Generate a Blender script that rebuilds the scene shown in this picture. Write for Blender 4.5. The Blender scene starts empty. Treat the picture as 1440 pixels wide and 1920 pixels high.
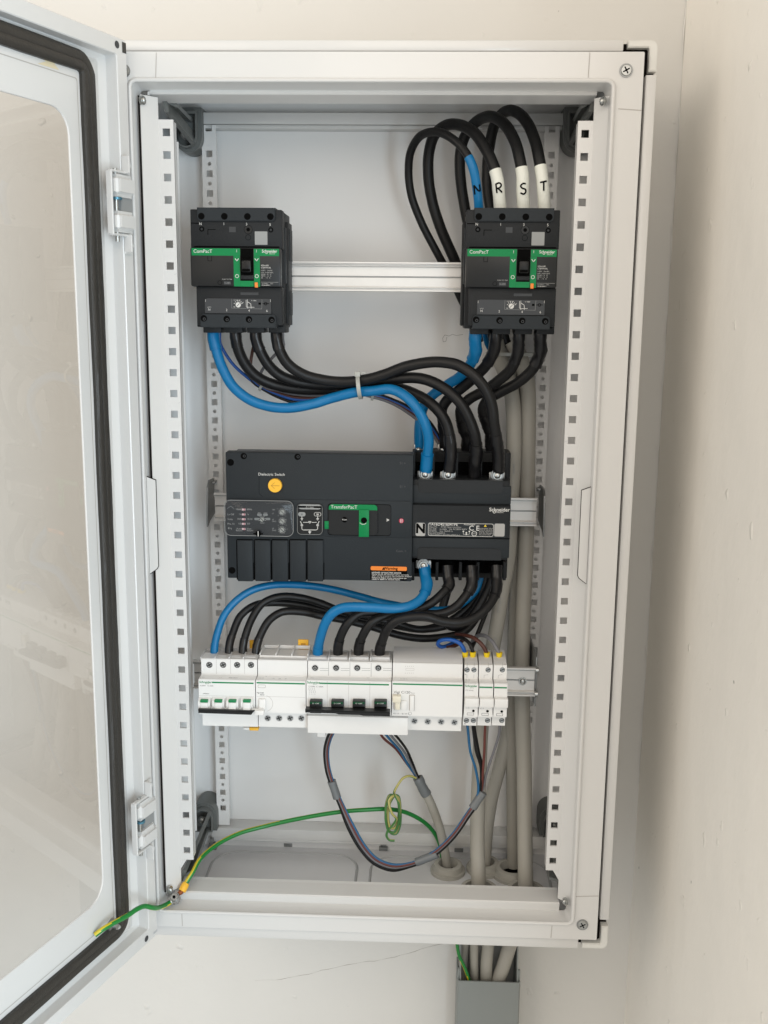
import bpy, bmesh, math, random
from mathutils import Vector, Matrix
random.seed(7)
S = bpy.context.scene
COL = S.collection
K = 0.001                                   # everything below is written in millimetres

# ------------------------------------------------------------------ camera
RC = Matrix(((0.9992082794990292, -0.035993654512130616, -0.01694907122680572),
             (0.03854195050215936, 0.9814051219674568, 0.18803857218009956),
             (0.00986570991257354, -0.1885429484518124, 0.9820153890632356)))
FOC = 1918.44
CAMD = 1230.3
cd = bpy.data.cameras.new('camera')
cam = bpy.data.objects.new('camera', cd); COL.objects.link(cam)
r_, f_, u_ = RC.col[0], RC.col[1], RC.col[2]
mw = Matrix((( r_[0], u_[0], -f_[0], 0), (r_[1], u_[1], -f_[1], -CAMD*K), (r_[2], u_[2], -f_[2], 0), (0, 0, 0, 1)))
cam.matrix_world = mw
cd.sensor_fit = 'VERTICAL'; cd.sensor_height = 24; cd.lens = 24*FOC/1920
cd.clip_start = 0.01; cd.clip_end = 50
S.camera = cam
S.render.resolution_x = 768; S.render.resolution_y = 1024

# ------------------------------------------------------------------ light
S.view_settings.view_transform = 'Standard'; S.view_settings.look = 'None'
S.view_settings.exposure = 0.08; S.view_settings.gamma = 1.0
W = bpy.data.worlds.new('World'); S.world = W; W.use_nodes = True
bg = W.node_tree.nodes['Background']; bg.inputs[0].default_value = (1.0, 0.98, 0.94, 1); bg.inputs[1].default_value = 0.53
def area(name, loc, target, size, power, col, sy=None):
    d = bpy.data.lights.new(name, 'AREA'); d.energy = power; d.color = col; d.size = size
    if sy: d.shape = 'RECTANGLE'; d.size_y = sy
    o = bpy.data.objects.new(name, d); COL.objects.link(o); o.location = loc
    o.rotation_euler = (Vector(target)-Vector(loc)).to_track_quat('-Z', 'Y').to_euler()
    return o
area('window_light', (-1.75, -1.65, 0.45), (0.1, 0.1, -0.1), 2.1, 29, (1.0, 0.87, 0.72), 1.9)
area('ceiling_light', (-0.05, -0.95, 1.45), (0, 0.15, 0.2), 0.7, 0.8, (1.0, 0.55, 0.25))
area('fill_light', (0.2, -2.6, 1.15), (0.2, 0.1, -0.5), 1.2, 17, (1.0, 0.91, 0.81), 1.5)  # added soft fill from the front, brightens the wall beside the cabinet
area('daylight', (1.1, -2.1, -0.45), (-0.4, -0.1, -0.5), 1.2, 50, (0.74, 0.89, 1.0), 1.5)

# ------------------------------------------------------------------ materials
def mat(name, col, rough=0.5, metal=0.0, bump=0.0, bscale=300, var=0.0, vscale=20, coat=0.0, spec=0.5, aniso=0):
    m = bpy.data.materials.new(name); m.use_nodes = True
    nt = m.node_tree; b = nt.nodes['Principled BSDF']
    b.inputs['Base Color'].default_value = (*col, 1); b.inputs['Roughness'].default_value = rough
    b.inputs['Metallic'].default_value = metal; b.inputs['Coat Weight'].default_value = coat; b.inputs['Coat Roughness'].default_value = 0.12
    b.inputs['Specular IOR Level'].default_value = spec
    tc = nt.nodes.new('ShaderNodeTexCoord')
    if bump:
        n = nt.nodes.new('ShaderNodeTexNoise'); n.inputs['Scale'].default_value = bscale; n.inputs['Detail'].default_value = 3
        bp = nt.nodes.new('ShaderNodeBump'); bp.inputs['Strength'].default_value = bump; bp.inputs['Distance'].default_value = 0.001
        nt.links.new(tc.outputs['Object'], n.inputs['Vector']); nt.links.new(n.outputs['Fac'], bp.inputs['Height'])
        nt.links.new(bp.outputs['Normal'], b.inputs['Normal'])
    if var:
        n = nt.nodes.new('ShaderNodeTexNoise'); n.inputs['Scale'].default_value = vscale; n.inputs['Detail'].default_value = 5
        mx = nt.nodes.new('ShaderNodeMix'); mx.data_type = 'RGBA'
        mx.inputs['A'].default_value = (*[c*(1-var) for c in col], 1); mx.inputs['B'].default_value = (*[min(1, c*(1+var)) for c in col], 1)
        nt.links.new(tc.outputs['Object'], n.inputs['Vector']); nt.links.new(n.outputs['Fac'], mx.inputs['Factor'])
        nt.links.new(mx.outputs['Result'], b.inputs['Base Color'])
        mr = nt.nodes.new('ShaderNodeMapRange'); mr.inputs['To Min'].default_value = max(0.02, rough-0.08); mr.inputs['To Max'].default_value = min(1, rough+0.1)
        nt.links.new(n.outputs['Fac'], mr.inputs['Value']); nt.links.new(mr.outputs['Result'], b.inputs['Roughness'])
    return m

M = {}
M['white'] = mat('white_powder_coat', (0.64, 0.64, 0.63), 0.36, coat=0.35, bump=0.05, bscale=900, var=0.035, vscale=6)
M['panel'] = mat('grey_white_sheet', (0.77, 0.768, 0.76), 0.38, bump=0.05, bscale=900, var=0.03, vscale=7)
M['corner'] = mat('corner_plastic', (0.70, 0.70, 0.67), 0.5, bump=0.05)
M['seam'] = mat('seam_shadow_line', (0.42, 0.40, 0.38), 0.7)
M['gap'] = mat('dark_gap_shade', (0.012, 0.010, 0.010), 0.9, spec=0.0)  # near-black colour standing in for the shade inside open gaps
M['brown'] = mat('dark_foam_gasket', (0.026, 0.0235, 0.020), 0.42, bump=0.6, bscale=700, var=0.15, vscale=60)
M['gland'] = mat('grey_gland_plate', (0.74, 0.75, 0.77), 0.5, bump=0.1, bscale=500, var=0.04)
M['groove'] = mat('gland_plate_groove', (0.46, 0.47, 0.48), 0.6)
M['bracket'] = mat('grey_plastic_bracket', (0.14, 0.148, 0.143), 0.45, bump=0.1, var=0.1)
M['zinc'] = mat('zinc_plated_steel', (0.46, 0.47, 0.46), 0.34, metal=1.0, var=0.08, vscale=200)
M['rail'] = mat('brushed_steel_rail', (0.72, 0.71, 0.69), 0.42, metal=0.5, var=0.05, vscale=60)
M['dzinc'] = mat('dull_steel', (0.32, 0.33, 0.33), 0.4, metal=0.9, var=0.1)
M['black'] = mat('black_cable_sheath', (0.0075, 0.0075, 0.008), 0.42, spec=0.3, bump=0.15, bscale=350, var=0.2, vscale=40)
M['tapeblk'] = mat('black_insulating_tape', (0.007, 0.007, 0.008), 0.30, spec=0.4, bump=0.6, bscale=110, var=0.2, vscale=60)
M['blue'] = mat('blue_insulating_tape', (0.003, 0.150, 0.360), 0.32, spec=0.35, bump=0.35, bscale=110, var=0.10, vscale=60)
M['bluewire'] = mat('blue_wire', (0.006, 0.085, 0.36), 0.35)
M['bluewire2'] = mat('teal_blue_wire', (0.010, 0.11, 0.25), 0.4)
M['brownwire'] = mat('brown_wire', (0.075, 0.022, 0.014), 0.4)
M['redwire'] = mat('red_brown_wire', (0.13, 0.032, 0.024), 0.42)
M['greywire'] = mat('grey_wire', (0.16, 0.16, 0.175), 0.42)
M['greycable'] = mat('grey_cable_sheath', (0.36, 0.345, 0.305), 0.5, bump=0.2, bscale=60, var=0.10, vscale=12)
M['greytape'] = mat('grey_tape', (0.15, 0.162, 0.17), 0.4, bump=0.3, bscale=150)
M['whitetape'] = mat('white_tape', (0.74, 0.755, 0.69), 0.45, bump=0.4, bscale=150, var=0.04, vscale=60)
M['ink'] = mat('marker_ink', (0.004, 0.004, 0.004), 0.8, spec=0.1)
M['print'] = mat('white_print', (0.62, 0.62, 0.60), 0.6)
M['dimprint'] = mat('grey_print', (0.28, 0.29, 0.29), 0.6)
M['darkprint'] = mat('dark_print', (0.08, 0.08, 0.085), 0.6)
M['midprint'] = mat('pale_print', (0.38, 0.38, 0.37), 0.6)
M['green'] = mat('green_plastic', (0.0, 0.20, 0.058), 0.45, spec=0.25)
M['darkgreen'] = mat('dark_green_mark', (0.004, 0.055, 0.022), 0.5, spec=0.2)
M['greenline'] = mat('green_stripe', (0.0, 0.20, 0.065), 0.4)
M['device'] = mat('charcoal_plastic', (0.0125, 0.0142, 0.016), 0.5, spec=0.25, bump=0.35, bscale=1400, var=0.06, vscale=15)
M['device2'] = mat('lighter_charcoal_plastic', (0.017, 0.0215, 0.0255), 0.5, spec=0.25, bump=0.3, bscale=1400, var=0.05, vscale=12)
M['plate'] = mat('grey_label_plate', (0.043, 0.046, 0.050), 0.4, spec=0.3)
M['smooth'] = mat('smooth_dark_panel', (0.013, 0.0138, 0.0145), 0.36, spec=0.3)
M['deep'] = mat('black_print_and_recess_shade', (0.003, 0.003, 0.003), 0.9, spec=0.05)  # flat black painted as shade in holes and slots, also print and plastic
M['knob'] = mat('black_toggle_plastic', (0.0065, 0.0065, 0.007), 0.4, spec=0.3)
M['yellow'] = mat('yellow_orange_plastic', (0.86, 0.47, 0.035), 0.4)
M['dyellow'] = mat('dark_yellow_ink', (0.45, 0.22, 0.02), 0.5)
M['ferrule'] = mat('yellow_ferrule', (0.80, 0.58, 0.01), 0.4)
M['orange'] = mat('orange_plastic', (0.80, 0.22, 0.02), 0.4)
M['breaker'] = mat('white_breaker_plastic', (0.75, 0.75, 0.74), 0.36, var=0.02, vscale=20)
M['breaker2'] = mat('greyed_breaker_plastic', (0.60, 0.60, 0.60), 0.42)
M['cream'] = mat('cream_plastic', (0.72, 0.68, 0.56), 0.4)
M['pvc'] = mat('grey_pvc_trunking', (0.235, 0.255, 0.25), 0.45, bump=0.1, bscale=60, var=0.06, vscale=12)
M['pvcin'] = mat('light_grey_pvc', (0.45, 0.46, 0.45), 0.5)
M['gnut'] = mat('grey_gland_nut', (0.42, 0.41, 0.37), 0.5, bump=0.1)
M['red'] = mat('red_marking', (0.40, 0.03, 0.07), 0.4)
M['pink'] = mat('pale_pink_led', (0.72, 0.55, 0.56), 0.4)
M['tie'] = mat('natural_nylon_tie', (0.40, 0.41, 0.385), 0.4)
M['gn'] = mat('green_insulation', (0.010, 0.205, 0.035), 0.35)
M['ye'] = mat('yellow_insulation', (0.62, 0.50, 0.03), 0.35)
M['gn2'] = mat('olive_green_insulation', (0.06, 0.19, 0.05), 0.4)
M['ye2'] = mat('dull_yellow_insulation', (0.46, 0.42, 0.14), 0.4)
M['copper'] = mat('tarnished_copper', (0.30, 0.09, 0.03), 0.4, metal=0.6)
M['bluezinc'] = mat('blue_passivated_pin', (0.10, 0.26, 0.36), 0.3, metal=0.7)
M['residue'] = mat('dried_glue_residue', (0.66, 0.58, 0.40), 0.5)

def glass_mat(name, tint, share=1.0, ior=1.5, frost=0.02):
    m = bpy.data.materials.new(name); m.use_nodes = True; nt = m.node_tree; nt.nodes.clear()
    o = nt.nodes.new('ShaderNodeOutputMaterial'); t = nt.nodes.new('ShaderNodeBsdfTransparent'); g = nt.nodes.new('ShaderNodeBsdfGlossy')
    fr = nt.nodes.new('ShaderNodeFresnel'); fr.inputs['IOR'].default_value = ior; ge = nt.nodes.new('ShaderNodeNewGeometry'); ir = nt.nodes.new('ShaderNodeMapRange'); ir.inputs['To Min'].default_value = ior; ir.inputs['To Max'].default_value = 1/ior
    nt.links.new(ge.outputs['Backfacing'], ir.inputs['Value']); nt.links.new(ir.outputs[0], fr.inputs['IOR']); ml = nt.nodes.new('ShaderNodeMath'); ml.operation = 'MULTIPLY'; ml.inputs[1].default_value = share; nt.links.new(fr.outputs[0], ml.inputs[0]); fr = ml
    t.inputs[0].default_value = (*tint, 1); g.inputs['Roughness'].default_value = frost; g.inputs['Color'].default_value = (0.9, 0.9, 0.9, 1)
    mx = nt.nodes.new('ShaderNodeMixShader'); nt.links.new(fr.outputs[0], mx.inputs[0]); nt.links.new(t.outputs[0], mx.inputs[1])
    nt.links.new(g.outputs[0], mx.inputs[2]); nt.links.new(mx.outputs[0], o.inputs[0])
    return m
M['glass'] = glass_mat('smoked_clear_glass', (0.80, 0.805, 0.805), 1.8)
M['cover'] = glass_mat('clear_plastic_cover', (0.86, 0.87, 0.88), share=0.3, ior=1.5, frost=0.08)

def wall_mat(name, col):
    m = bpy.data.materials.new(name); m.use_nodes = True; nt = m.node_tree; b = nt.nodes['Principled BSDF']
    N = nt.nodes.new; L = nt.links.new
    b.inputs['Roughness'].default_value = 0.62
    tc = N('ShaderNodeTexCoord')
    n1 = N('ShaderNodeTexNoise'); n1.inputs['Scale'].default_value = 5; n1.inputs['Detail'].default_value = 6; n1.inputs['Roughness'].default_value = 0.6
    mx = N('ShaderNodeMix'); mx.data_type = 'RGBA'
    mx.inputs['A'].default_value = (*[c*0.955 for c in col], 1); mx.inputs['B'].default_value = (*[c*1.035 for c in col], 1)
    L(tc.outputs['Object'], n1.inputs['Vector']); L(n1.outputs['Fac'], mx.inputs['Factor'])
    # sparse dark pin-specks
    v = N('ShaderNodeTexVoronoi'); v.inputs['Scale'].default_value = 14; v.inputs['Randomness'].default_value = 1.0
    d = N('ShaderNodeTexNoise'); d.inputs['Scale'].default_value = 160
    L(tc.outputs['Object'], v.inputs['Vector']); L(tc.outputs['Object'], d.inputs['Vector'])
    ad = N('ShaderNodeMath'); ad.operation = 'MULTIPLY_ADD'; ad.inputs[1].default_value = 0.10; L(d.outputs['Fac'], ad.inputs[0]); L(v.outputs['Distance'], ad.inputs[2])
    rp = N('ShaderNodeMapRange'); rp.inputs['From Min'].default_value = 0.066; rp.inputs['From Max'].default_value = 0.082; L(ad.outputs[0], rp.inputs['Value'])
    v2 = N('ShaderNodeSeparateColor'); L(v.outputs['Color'], v2.inputs[0])
    gt = N('ShaderNodeMath'); gt.operation = 'GREATER_THAN'; gt.inputs[1].default_value = 0.28; L(v2.outputs[0], gt.inputs[0])
    mm = N('ShaderNodeMath'); mm.operation = 'MAXIMUM'; L(rp.outputs[0], mm.inputs[0]); L(gt.outputs[0], mm.inputs[1])
    m2 = N('ShaderNodeMix'); m2.data_type = 'RGBA'; m2.inputs['A'].default_value = (*[c*0.45 for c in col], 1)
    L(mm.outputs[0], m2.inputs['Factor']); L(mx.outputs['Result'], m2.inputs['B']); L(m2.outputs['Result'], b.inputs['Base Color'])
    # trowelled plaster relief with a few drips and lumps
    n2 = N('ShaderNodeTexNoise'); n2.inputs['Scale'].default_value = 9; n2.inputs['Detail'].default_value = 4
    n3 = N('ShaderNodeTexNoise'); n3.inputs['Scale'].default_value = 34; n3.inputs['Detail'].default_value = 2
    L(tc.outputs['Object'], n2.inputs['Vector']); L(tc.outputs['Object'], n3.inputs['Vector'])
    r3 = N('ShaderNodeMapRange'); r3.inputs['From Min'].default_value = 0.69; r3.inputs['From Max'].default_value = 0.78; L(n3.outputs['Fac'], r3.inputs['Value'])
    b1 = N('ShaderNodeBump'); b1.inputs['Strength'].default_value = 0.5; b1.inputs['Distance'].default_value = 0.008; L(n2.outputs['Fac'], b1.inputs['Height'])
    b2 = N('ShaderNodeBump'); b2.inputs['Strength'].default_value = 0.8; b2.inputs['Distance'].default_value = 0.002; L(r3.outputs[0], b2.inputs['Height']); L(b1.outputs[0], b2.inputs['Normal'])
    L(b2.outputs[0], b.inputs['Normal'])
    return m
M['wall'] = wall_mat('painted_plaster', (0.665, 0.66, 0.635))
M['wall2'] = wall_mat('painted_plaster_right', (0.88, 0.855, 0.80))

# ------------------------------------------------------------------ helpers
def at(px, py, Y):
    """point of the place that the photo shows at (px, py), at depth Y (mm)"""
    d = RC @ Vector(((px-720)/FOC, 1.0, -(py-960)/FOC)); t = (Y+CAMD)/d[1]
    return Vector((0, -CAMD, 0)) + d*t
def atZ(px, py, Z):
    d = RC @ Vector(((px-720)/FOC, 1.0, -(py-960)/FOC)); return Vector((0, -CAMD, 0)) + d*(Z/d[2])

def rrect(x0, x1, z0, z1, r, n=5, corners=(1, 1, 1, 1)):
    """rounded rectangle, counter-clockwise; corners = bottom-left, bottom-right, top-right, top-left"""
    pts = []
    for (cx, cz, a0, on) in ((x0, z0, 180, corners[0]), (x1, z0, 270, corners[1]), (x1, z1, 0, corners[2]), (x0, z1, 90, corners[3])):
        if not on or r <= 0: pts.append((cx, cz)); continue
        ox = cx + (r if cx == x0 else -r); oz = cz + (r if cz == z0 else -r)
        for k in range(n+1):
            a = math.radians(a0+90*k/n); pts.append((ox+r*math.cos(a), oz+r*math.sin(a)))
    return pts

def catmull(P, step=4.0):
    P = [Vector(p) for p in P]
    if len(P) == 2: P = [P[0], (P[0]+P[1])/2, P[1]]
    Q = [P[0]*2-P[1]] + P + [P[-1]*2-P[-2]]
    out = []
    for i in range(1, len(Q)-2):
        p0, p1, p2, p3 = Q[i-1:i+3]
        t0 = 0; t1 = t0+max(1e-4, (p1-p0).length)**.5; t2 = t1+max(1e-4, (p2-p1).length)**.5; t3 = t2+max(1e-4, (p3-p2).length)**.5
        n = max(2, int((p2-p1).length/step))
        for k in range(n):
            t = t1+(t2-t1)*k/n
            A1 = p0*((t1-t)/(t1-t0))+p1*((t-t0)/(t1-t0)); A2 = p1*((t2-t)/(t2-t1))+p2*((t-t1)/(t2-t1)); A3 = p2*((t3-t)/(t3-t2))+p3*((t-t2)/(t3-t2))
            B1 = A1*((t2-t)/(t2-t0))+A2*((t-t0)/(t2-t0)); B2 = A2*((t3-t)/(t3-t1))+A3*((t-t1)/(t3-t1))
            out.append(B1*((t2-t)/(t2-t1))+B2*((t-t1)/(t2-t1)))
    out.append(P[-1])
    return out

class MB:
    def __init__(s): s.bm = bmesh.new(); s.mats = []
    def mi(s, m):
        m = M[m] if isinstance(m, str) else m
        if m not in s.mats: s.mats.append(m)
        return s.mats.index(m)
    def _merge(s, b2, m):
        i = s.mi(m); mp = {}
        for v in b2.verts: mp[v] = s.bm.verts.new(v.co)
        for f in b2.faces:
            try: nf = s.bm.faces.new([mp[v] for v in f.verts])
            except ValueError: continue
            nf.material_index = i
        b2.free(); return s
    def _bev(s, b2, bev, seg=2):
        if bev: bmesh.ops.bevel(b2, geom=b2.edges[:], offset=bev, segments=seg, affect='EDGES', profile=0.5, clamp_overlap=True)
    def box(s, x0, x1, y0, y1, z0, z1, m, bev=0, seg=2):
        if x0 > x1: x0, x1 = x1, x0
        if z0 > z1: z0, z1 = z1, z0
        b2 = bmesh.new(); bmesh.ops.create_cube(b2, size=1)
        for v in b2.verts: v.co = Vector(((x0+x1)/2+v.co.x*(x1-x0), (y0+y1)/2+v.co.y*(y1-y0), (z0+z1)/2+v.co.z*(z1-z0)))
        s._bev(b2, bev, seg); return s._merge(b2, m)
    def poly(s, pts, ax, a, b, m, bev=0):
        """closed 2D outline extruded along axis ax ('x': pts are (y,z); 'y': (x,z); 'z': (x,y)) from a to b"""
        b2 = bmesh.new()
        def P(p, q): return (q, p[0], p[1]) if ax == 'x' else (p[0], q, p[1]) if ax == 'y' else (p[0], p[1], q)
        A = [b2.verts.new(P(p, a)) for p in pts]; B = [b2.verts.new(P(p, b)) for p in pts]
        fa = b2.faces.new(A); fb = b2.faces.new(B[::-1])
        n = len(pts)
        for i in range(n): b2.faces.new((A[i], B[i], B[(i+1) % n], A[(i+1) % n]))
        bmesh.ops.recalc_face_normals(b2, faces=b2.faces)
        if bev:
            es = [e for e in fa.edges]
            bmesh.ops.bevel(b2, geom=es, offset=bev, segments=2, affect='EDGES', clamp_overlap=True)
        return s._merge(b2, m)
    def frame(s, outer, inner, y0, y1, m):
        """ring between two XZ outlines with the same number of points"""
        b2 = bmesh.new(); n = len(outer)
        R = [[b2.verts.new((p[0], y, p[1])) for p in L] for L in (outer, inner) for y in (y0, y1)]
        of, ob, nf, nb = R
        for i in range(n):
            j = (i+1) % n
            b2.faces.new((of[i], of[j], nf[j], nf[i])); b2.faces.new((ob[i], nb[i], nb[j], ob[j]))
            b2.faces.new((of[i], ob[i], ob[j], of[j])); b2.faces.new((nf[i], nf[j], nb[j], nb[i]))
        bmesh.ops.recalc_face_normals(b2, faces=b2.faces)
        return s._merge(b2, m)
    def cyl(s, c, ax, r, h, m, r2=None, seg=20, bev=0):
        b2 = bmesh.new(); bmesh.ops.create_cone(b2, cap_ends=True, segments=seg, radius1=r, radius2=r if r2 is None else r2, depth=h)
        q = Vector((0, 0, 1)).rotation_difference({'x': Vector((1, 0, 0)), 'y': Vector((0, -1, 0)), 'z': Vector((0, 0, 1))}[ax] if isinstance(ax, str) else Vector(ax))
        if bev: bmesh.ops.bevel(b2, geom=[e for e in b2.edges if len([f for f in e.link_faces if len(f.verts) > 4])], offset=bev, segments=2, affect='EDGES')
        for v in b2.verts: v.co = q @ v.co + Vector(c)
        return s._merge(b2, m)
    def sph(s, c, r, m, sc=(1, 1, 1), seg=14):
        b2 = bmesh.new(); bmesh.ops.create_uvsphere(b2, u_segments=seg, v_segments=seg//2, radius=r)
        for v in b2.verts: v.co = Vector(c)+Vector((v.co.x*sc[0], v.co.y*sc[1], v.co.z*sc[2]))
        return s._merge(b2, m)
    def tube(s, path, r, m, seg=14, cap=True, stripe=None, twist=0.02, wob=0.0, phase=0.0, square=False):
        """path: dense points; r: number or list; stripe=(material, share) paints a band that winds round"""
        n = len(path); T = []
        for i in range(n): T.append((path[min(n-1, i+1)]-path[max(0, i-1)]).normalized())
        u = T[0].orthogonal().normalized()
        ref = Vector((0, -1, 0)) - T[0]*T[0].dot(Vector((0, -1, 0)))
        if ref.length > 0.1: u = ref.normalized()
        i0 = s.mi(m); i1 = s.mi(stripe[0]) if stripe else i0
        rings = []; L = 0; ph = []
        for i in range(n):
            if i:
                u = (u - T[i]*u.dot(T[i])).normalized(); L += (path[i]-path[i-1]).length
            v = T[i].cross(u); rr = r[i] if isinstance(r, (list, tuple)) else r
            if wob: rr *= 1+wob*(math.sin(L*0.31+phase*7)*0.5+math.sin(L*0.83+phase*3)*0.35+random.uniform(-.4, .4))
            ring = []
            for k in range(seg):
                a = 2*math.pi*k/seg+phase
                w = rr*(1+(wob*0.8*math.sin(3*a+L*0.22+phase) if wob else 0))
                ring.append(s.bm.verts.new(path[i]+(u*math.cos(a)+v*math.sin(a))*w))
            rings.append(ring); ph.append(L*twist)
        for i in range(n-1):
            for k in range(seg):
                f = s.bm.faces.new((rings[i][k], rings[i][(k+1) % seg], rings[i+1][(k+1) % seg], rings[i+1][k]))
                f.material_index = i0
                if stripe:
                    q = ((k+0.5)/seg+ph[i]) % 1
                    if q < stripe[1]: f.material_index = i1
        if cap:
            f = s.bm.faces.new(rings[0][::-1]); f.material_index = i0; f = s.bm.faces.new(rings[-1]); f.material_index = i0
        return s
    def text(s, body, x, z, y, size, m, align='CENTER', bold=0.0, squash=1.0, axis='y', rot=0.0):
        cu = bpy.data.curves.new('t', 'FONT'); cu.body = body; cu.size = size; cu.align_x = align; cu.offset = bold; cu.fill_mode = 'FRONT'
        cu.resolution_u = 3
        o = bpy.data.objects.new('t', cu); me = o.to_mesh(); i = s.mi(m)
        c, sn = math.cos(rot), math.sin(rot)
        vs = []
        for v in me.vertices:
            a, b = v.co.x*squash, v.co.y
            vs.append(s.bm.verts.new((x+a*c-b*sn, y, z+a*sn+b*c)))
        for p in me.polygons:
            try: f = s.bm.faces.new([vs[k] for k in p.vertices]); f.material_index = i
            except ValueError: pass
        o.to_mesh_clear(); bpy.data.objects.remove(o); bpy.data.curves.remove(cu)
        return s
    def line(s, pts, y, w, m, closed=False):
        """thin printed line through XZ points"""
        i = s.mi(m); pts = list(pts)+([pts[0]] if closed else [])
        for a, b in zip(pts, pts[1:]):
            d = Vector((b[0]-a[0], b[1]-a[1])); 
            if d.length < 1e-6: continue
            d.normalize(); n = Vector((-d.y, d.x))*w/2; e = d*w*0.4
            q = [(a[0]-e.x+n.x, a[1]-e.y+n.y), (a[0]-e.x-n.x, a[1]-e.y-n.y), (b[0]+e.x-n.x, b[1]+e.y-n.y), (b[0]+e.x+n.x, b[1]+e.y+n.y)]
            f = s.bm.faces.new([s.bm.verts.new((p[0], y, p[1])) for p in q]); f.material_index = i
        return s
    def rect(s, x0, x1, z0, z1, y, m):
        if z0 > z1: z0, z1 = z1, z0
        f = s.bm.faces.new([s.bm.verts.new(p) for p in ((x0, y, z0), (x1, y, z0), (x1, y, z1), (x0, y, z1))]); f.material_index = s.mi(m); return s
    def disc(s, x, z, y, r, m, seg=16, r0=0, a0=0, a1=360):
        i = s.mi(m)
        for k in range(seg):
            a, b = math.radians(a0+(a1-a0)*k/seg), math.radians(a0+(a1-a0)*(k+1)/seg)
            pts = [(x+r*math.cos(a), z+r*math.sin(a)), (x+r*math.cos(b), z+r*math.sin(b))]
            pts += [(x+r0*math.cos(b), z+r0*math.sin(b)), (x+r0*math.cos(a), z+r0*math.sin(a))] if r0 else [(x, z)]
            f = s.bm.faces.new([s.bm.verts.new((p[0], y, p[1])) for p in pts]); f.material_index = i
        return s
    def screw(s, x, z, y, r, m='zinc', slot='deep', kind='cross', rot=0.3):
        s.cyl((x, y-0.6, z), 'y', r, 1.4, m, r2=r*0.85, seg=18)
        c, sn = math.cos(rot), math.sin(rot); yy = y-1.35
        if kind == 'cross':
            for (dx, dz) in ((c, sn), (-sn, c)): s.line([(x-dx*r*.55, z-dz*r*.55), (x+dx*r*.55, z+dz*r*.55)], yy, r*0.24, slot)
        elif kind == 'slot': s.line([(x-c*r*.8, z-sn*r*.8), (x+c*r*.8, z+sn*r*.8)], yy, r*0.3, slot)
        return s
    def build(s, name, parent=None, origin=None, smooth=35):
        if parent is not None and origin is None: origin = WORLD[parent]
        o0 = Vector(origin) if origin is not None else Vector((0, 0, 0))
        me = bpy.data.meshes.new(name)
        for v in s.bm.verts: v.co = (v.co-o0)*K
        s.bm.normal_update(); s.bm.to_mesh(me); s.bm.free()
        for m in s.mats: me.materials.append(m)
        me.polygons.foreach_set('use_smooth', [True]*len(me.polygons)); me.set_sharp_from_angle(angle=math.radians(smooth))
        o = bpy.data.objects.new(name, me); COL.objects.link(o)
        if parent is not None: o.parent = parent; WORLD[o] = WORLD[parent]
        else: o.location = o0*K; WORLD[o] = o0
        return o
WORLD = {}
def tag(o, label=None, cat=None, group=None, kind=None):
    if label: o['label'] = label
    if cat: o['category'] = cat
    if group: o['group'] = group
    if kind: o['kind'] = kind
    return o
def thing(name, loc, label, cat, group=None):
    o = bpy.data.objects.new(name, None); COL.objects.link(o); o.empty_display_size = 0.02
    o.location = Vector(loc)*K; WORLD[o] = Vector(loc); return tag(o, label, cat, group)
def copy_tree(o, parent=None):
    c = o.copy(); COL.objects.link(c)
    if parent is not None: c.parent = parent
    for ch in [x for x in COL.objects if x.parent == o]: copy_tree(ch, c)
    return c

# ------------------------------------------------------------------ room
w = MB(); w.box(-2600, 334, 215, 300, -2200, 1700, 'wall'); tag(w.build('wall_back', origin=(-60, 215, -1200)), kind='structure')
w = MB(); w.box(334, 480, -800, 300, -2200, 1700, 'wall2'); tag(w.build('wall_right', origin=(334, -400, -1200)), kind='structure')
# the filled crack that runs down the corner and the hairline below the cabinet
w = MB()
pp = []
for k in range(70):
    z = 420-k*16; pp.append(Vector((333.2+0.5*math.sin(k*1.3)+random.uniform(-.5, .5), 213.9+random.uniform(-.4, .4), z)))
w.tube(pp, [0.75+0.35*math.sin(k*.7)+random.uniform(-.3, .35) for k in range(70)], 'wall', seg=6)
tag(w.build('corner_filler', origin=(333, 214, -600)), 'thin uneven bead of filler running down the corner of the two walls', 'filler bead')

w = MB(); pts_ = []
for k in range(30):
    t_ = k/29; v_ = at(478+362*t_, 1838-62*t_+3*math.sin(t_*11)+random.uniform(-1, 1)+(5*math.sin(t_*5)), 214.9); pts_.append(v_)
w.tube(pts_, [0.28+0.2*math.sin(k*1.9) if k > 3 else .1 for k in range(30)], 'seam', seg=5); wb_ = [o for o in COL.objects if o.name == 'wall_back'][0]; w.build('hairline_crack', wb_)
# ------------------------------------------------------------------ enclosure
XC = -65.0
XL, XR = -366.0, 236.5            # front frame outside
ZT, ZB = 286.5, -790.5
LXL, LXR, LZT, LZB = -335.5, 205.5, 257.5, -769.0     # lip
cab = thing('enclosure', (XC, 100, -820), 'white steel wall enclosure with open glazed door, fixed in the corner of the room', 'electrical cabinet')
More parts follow.
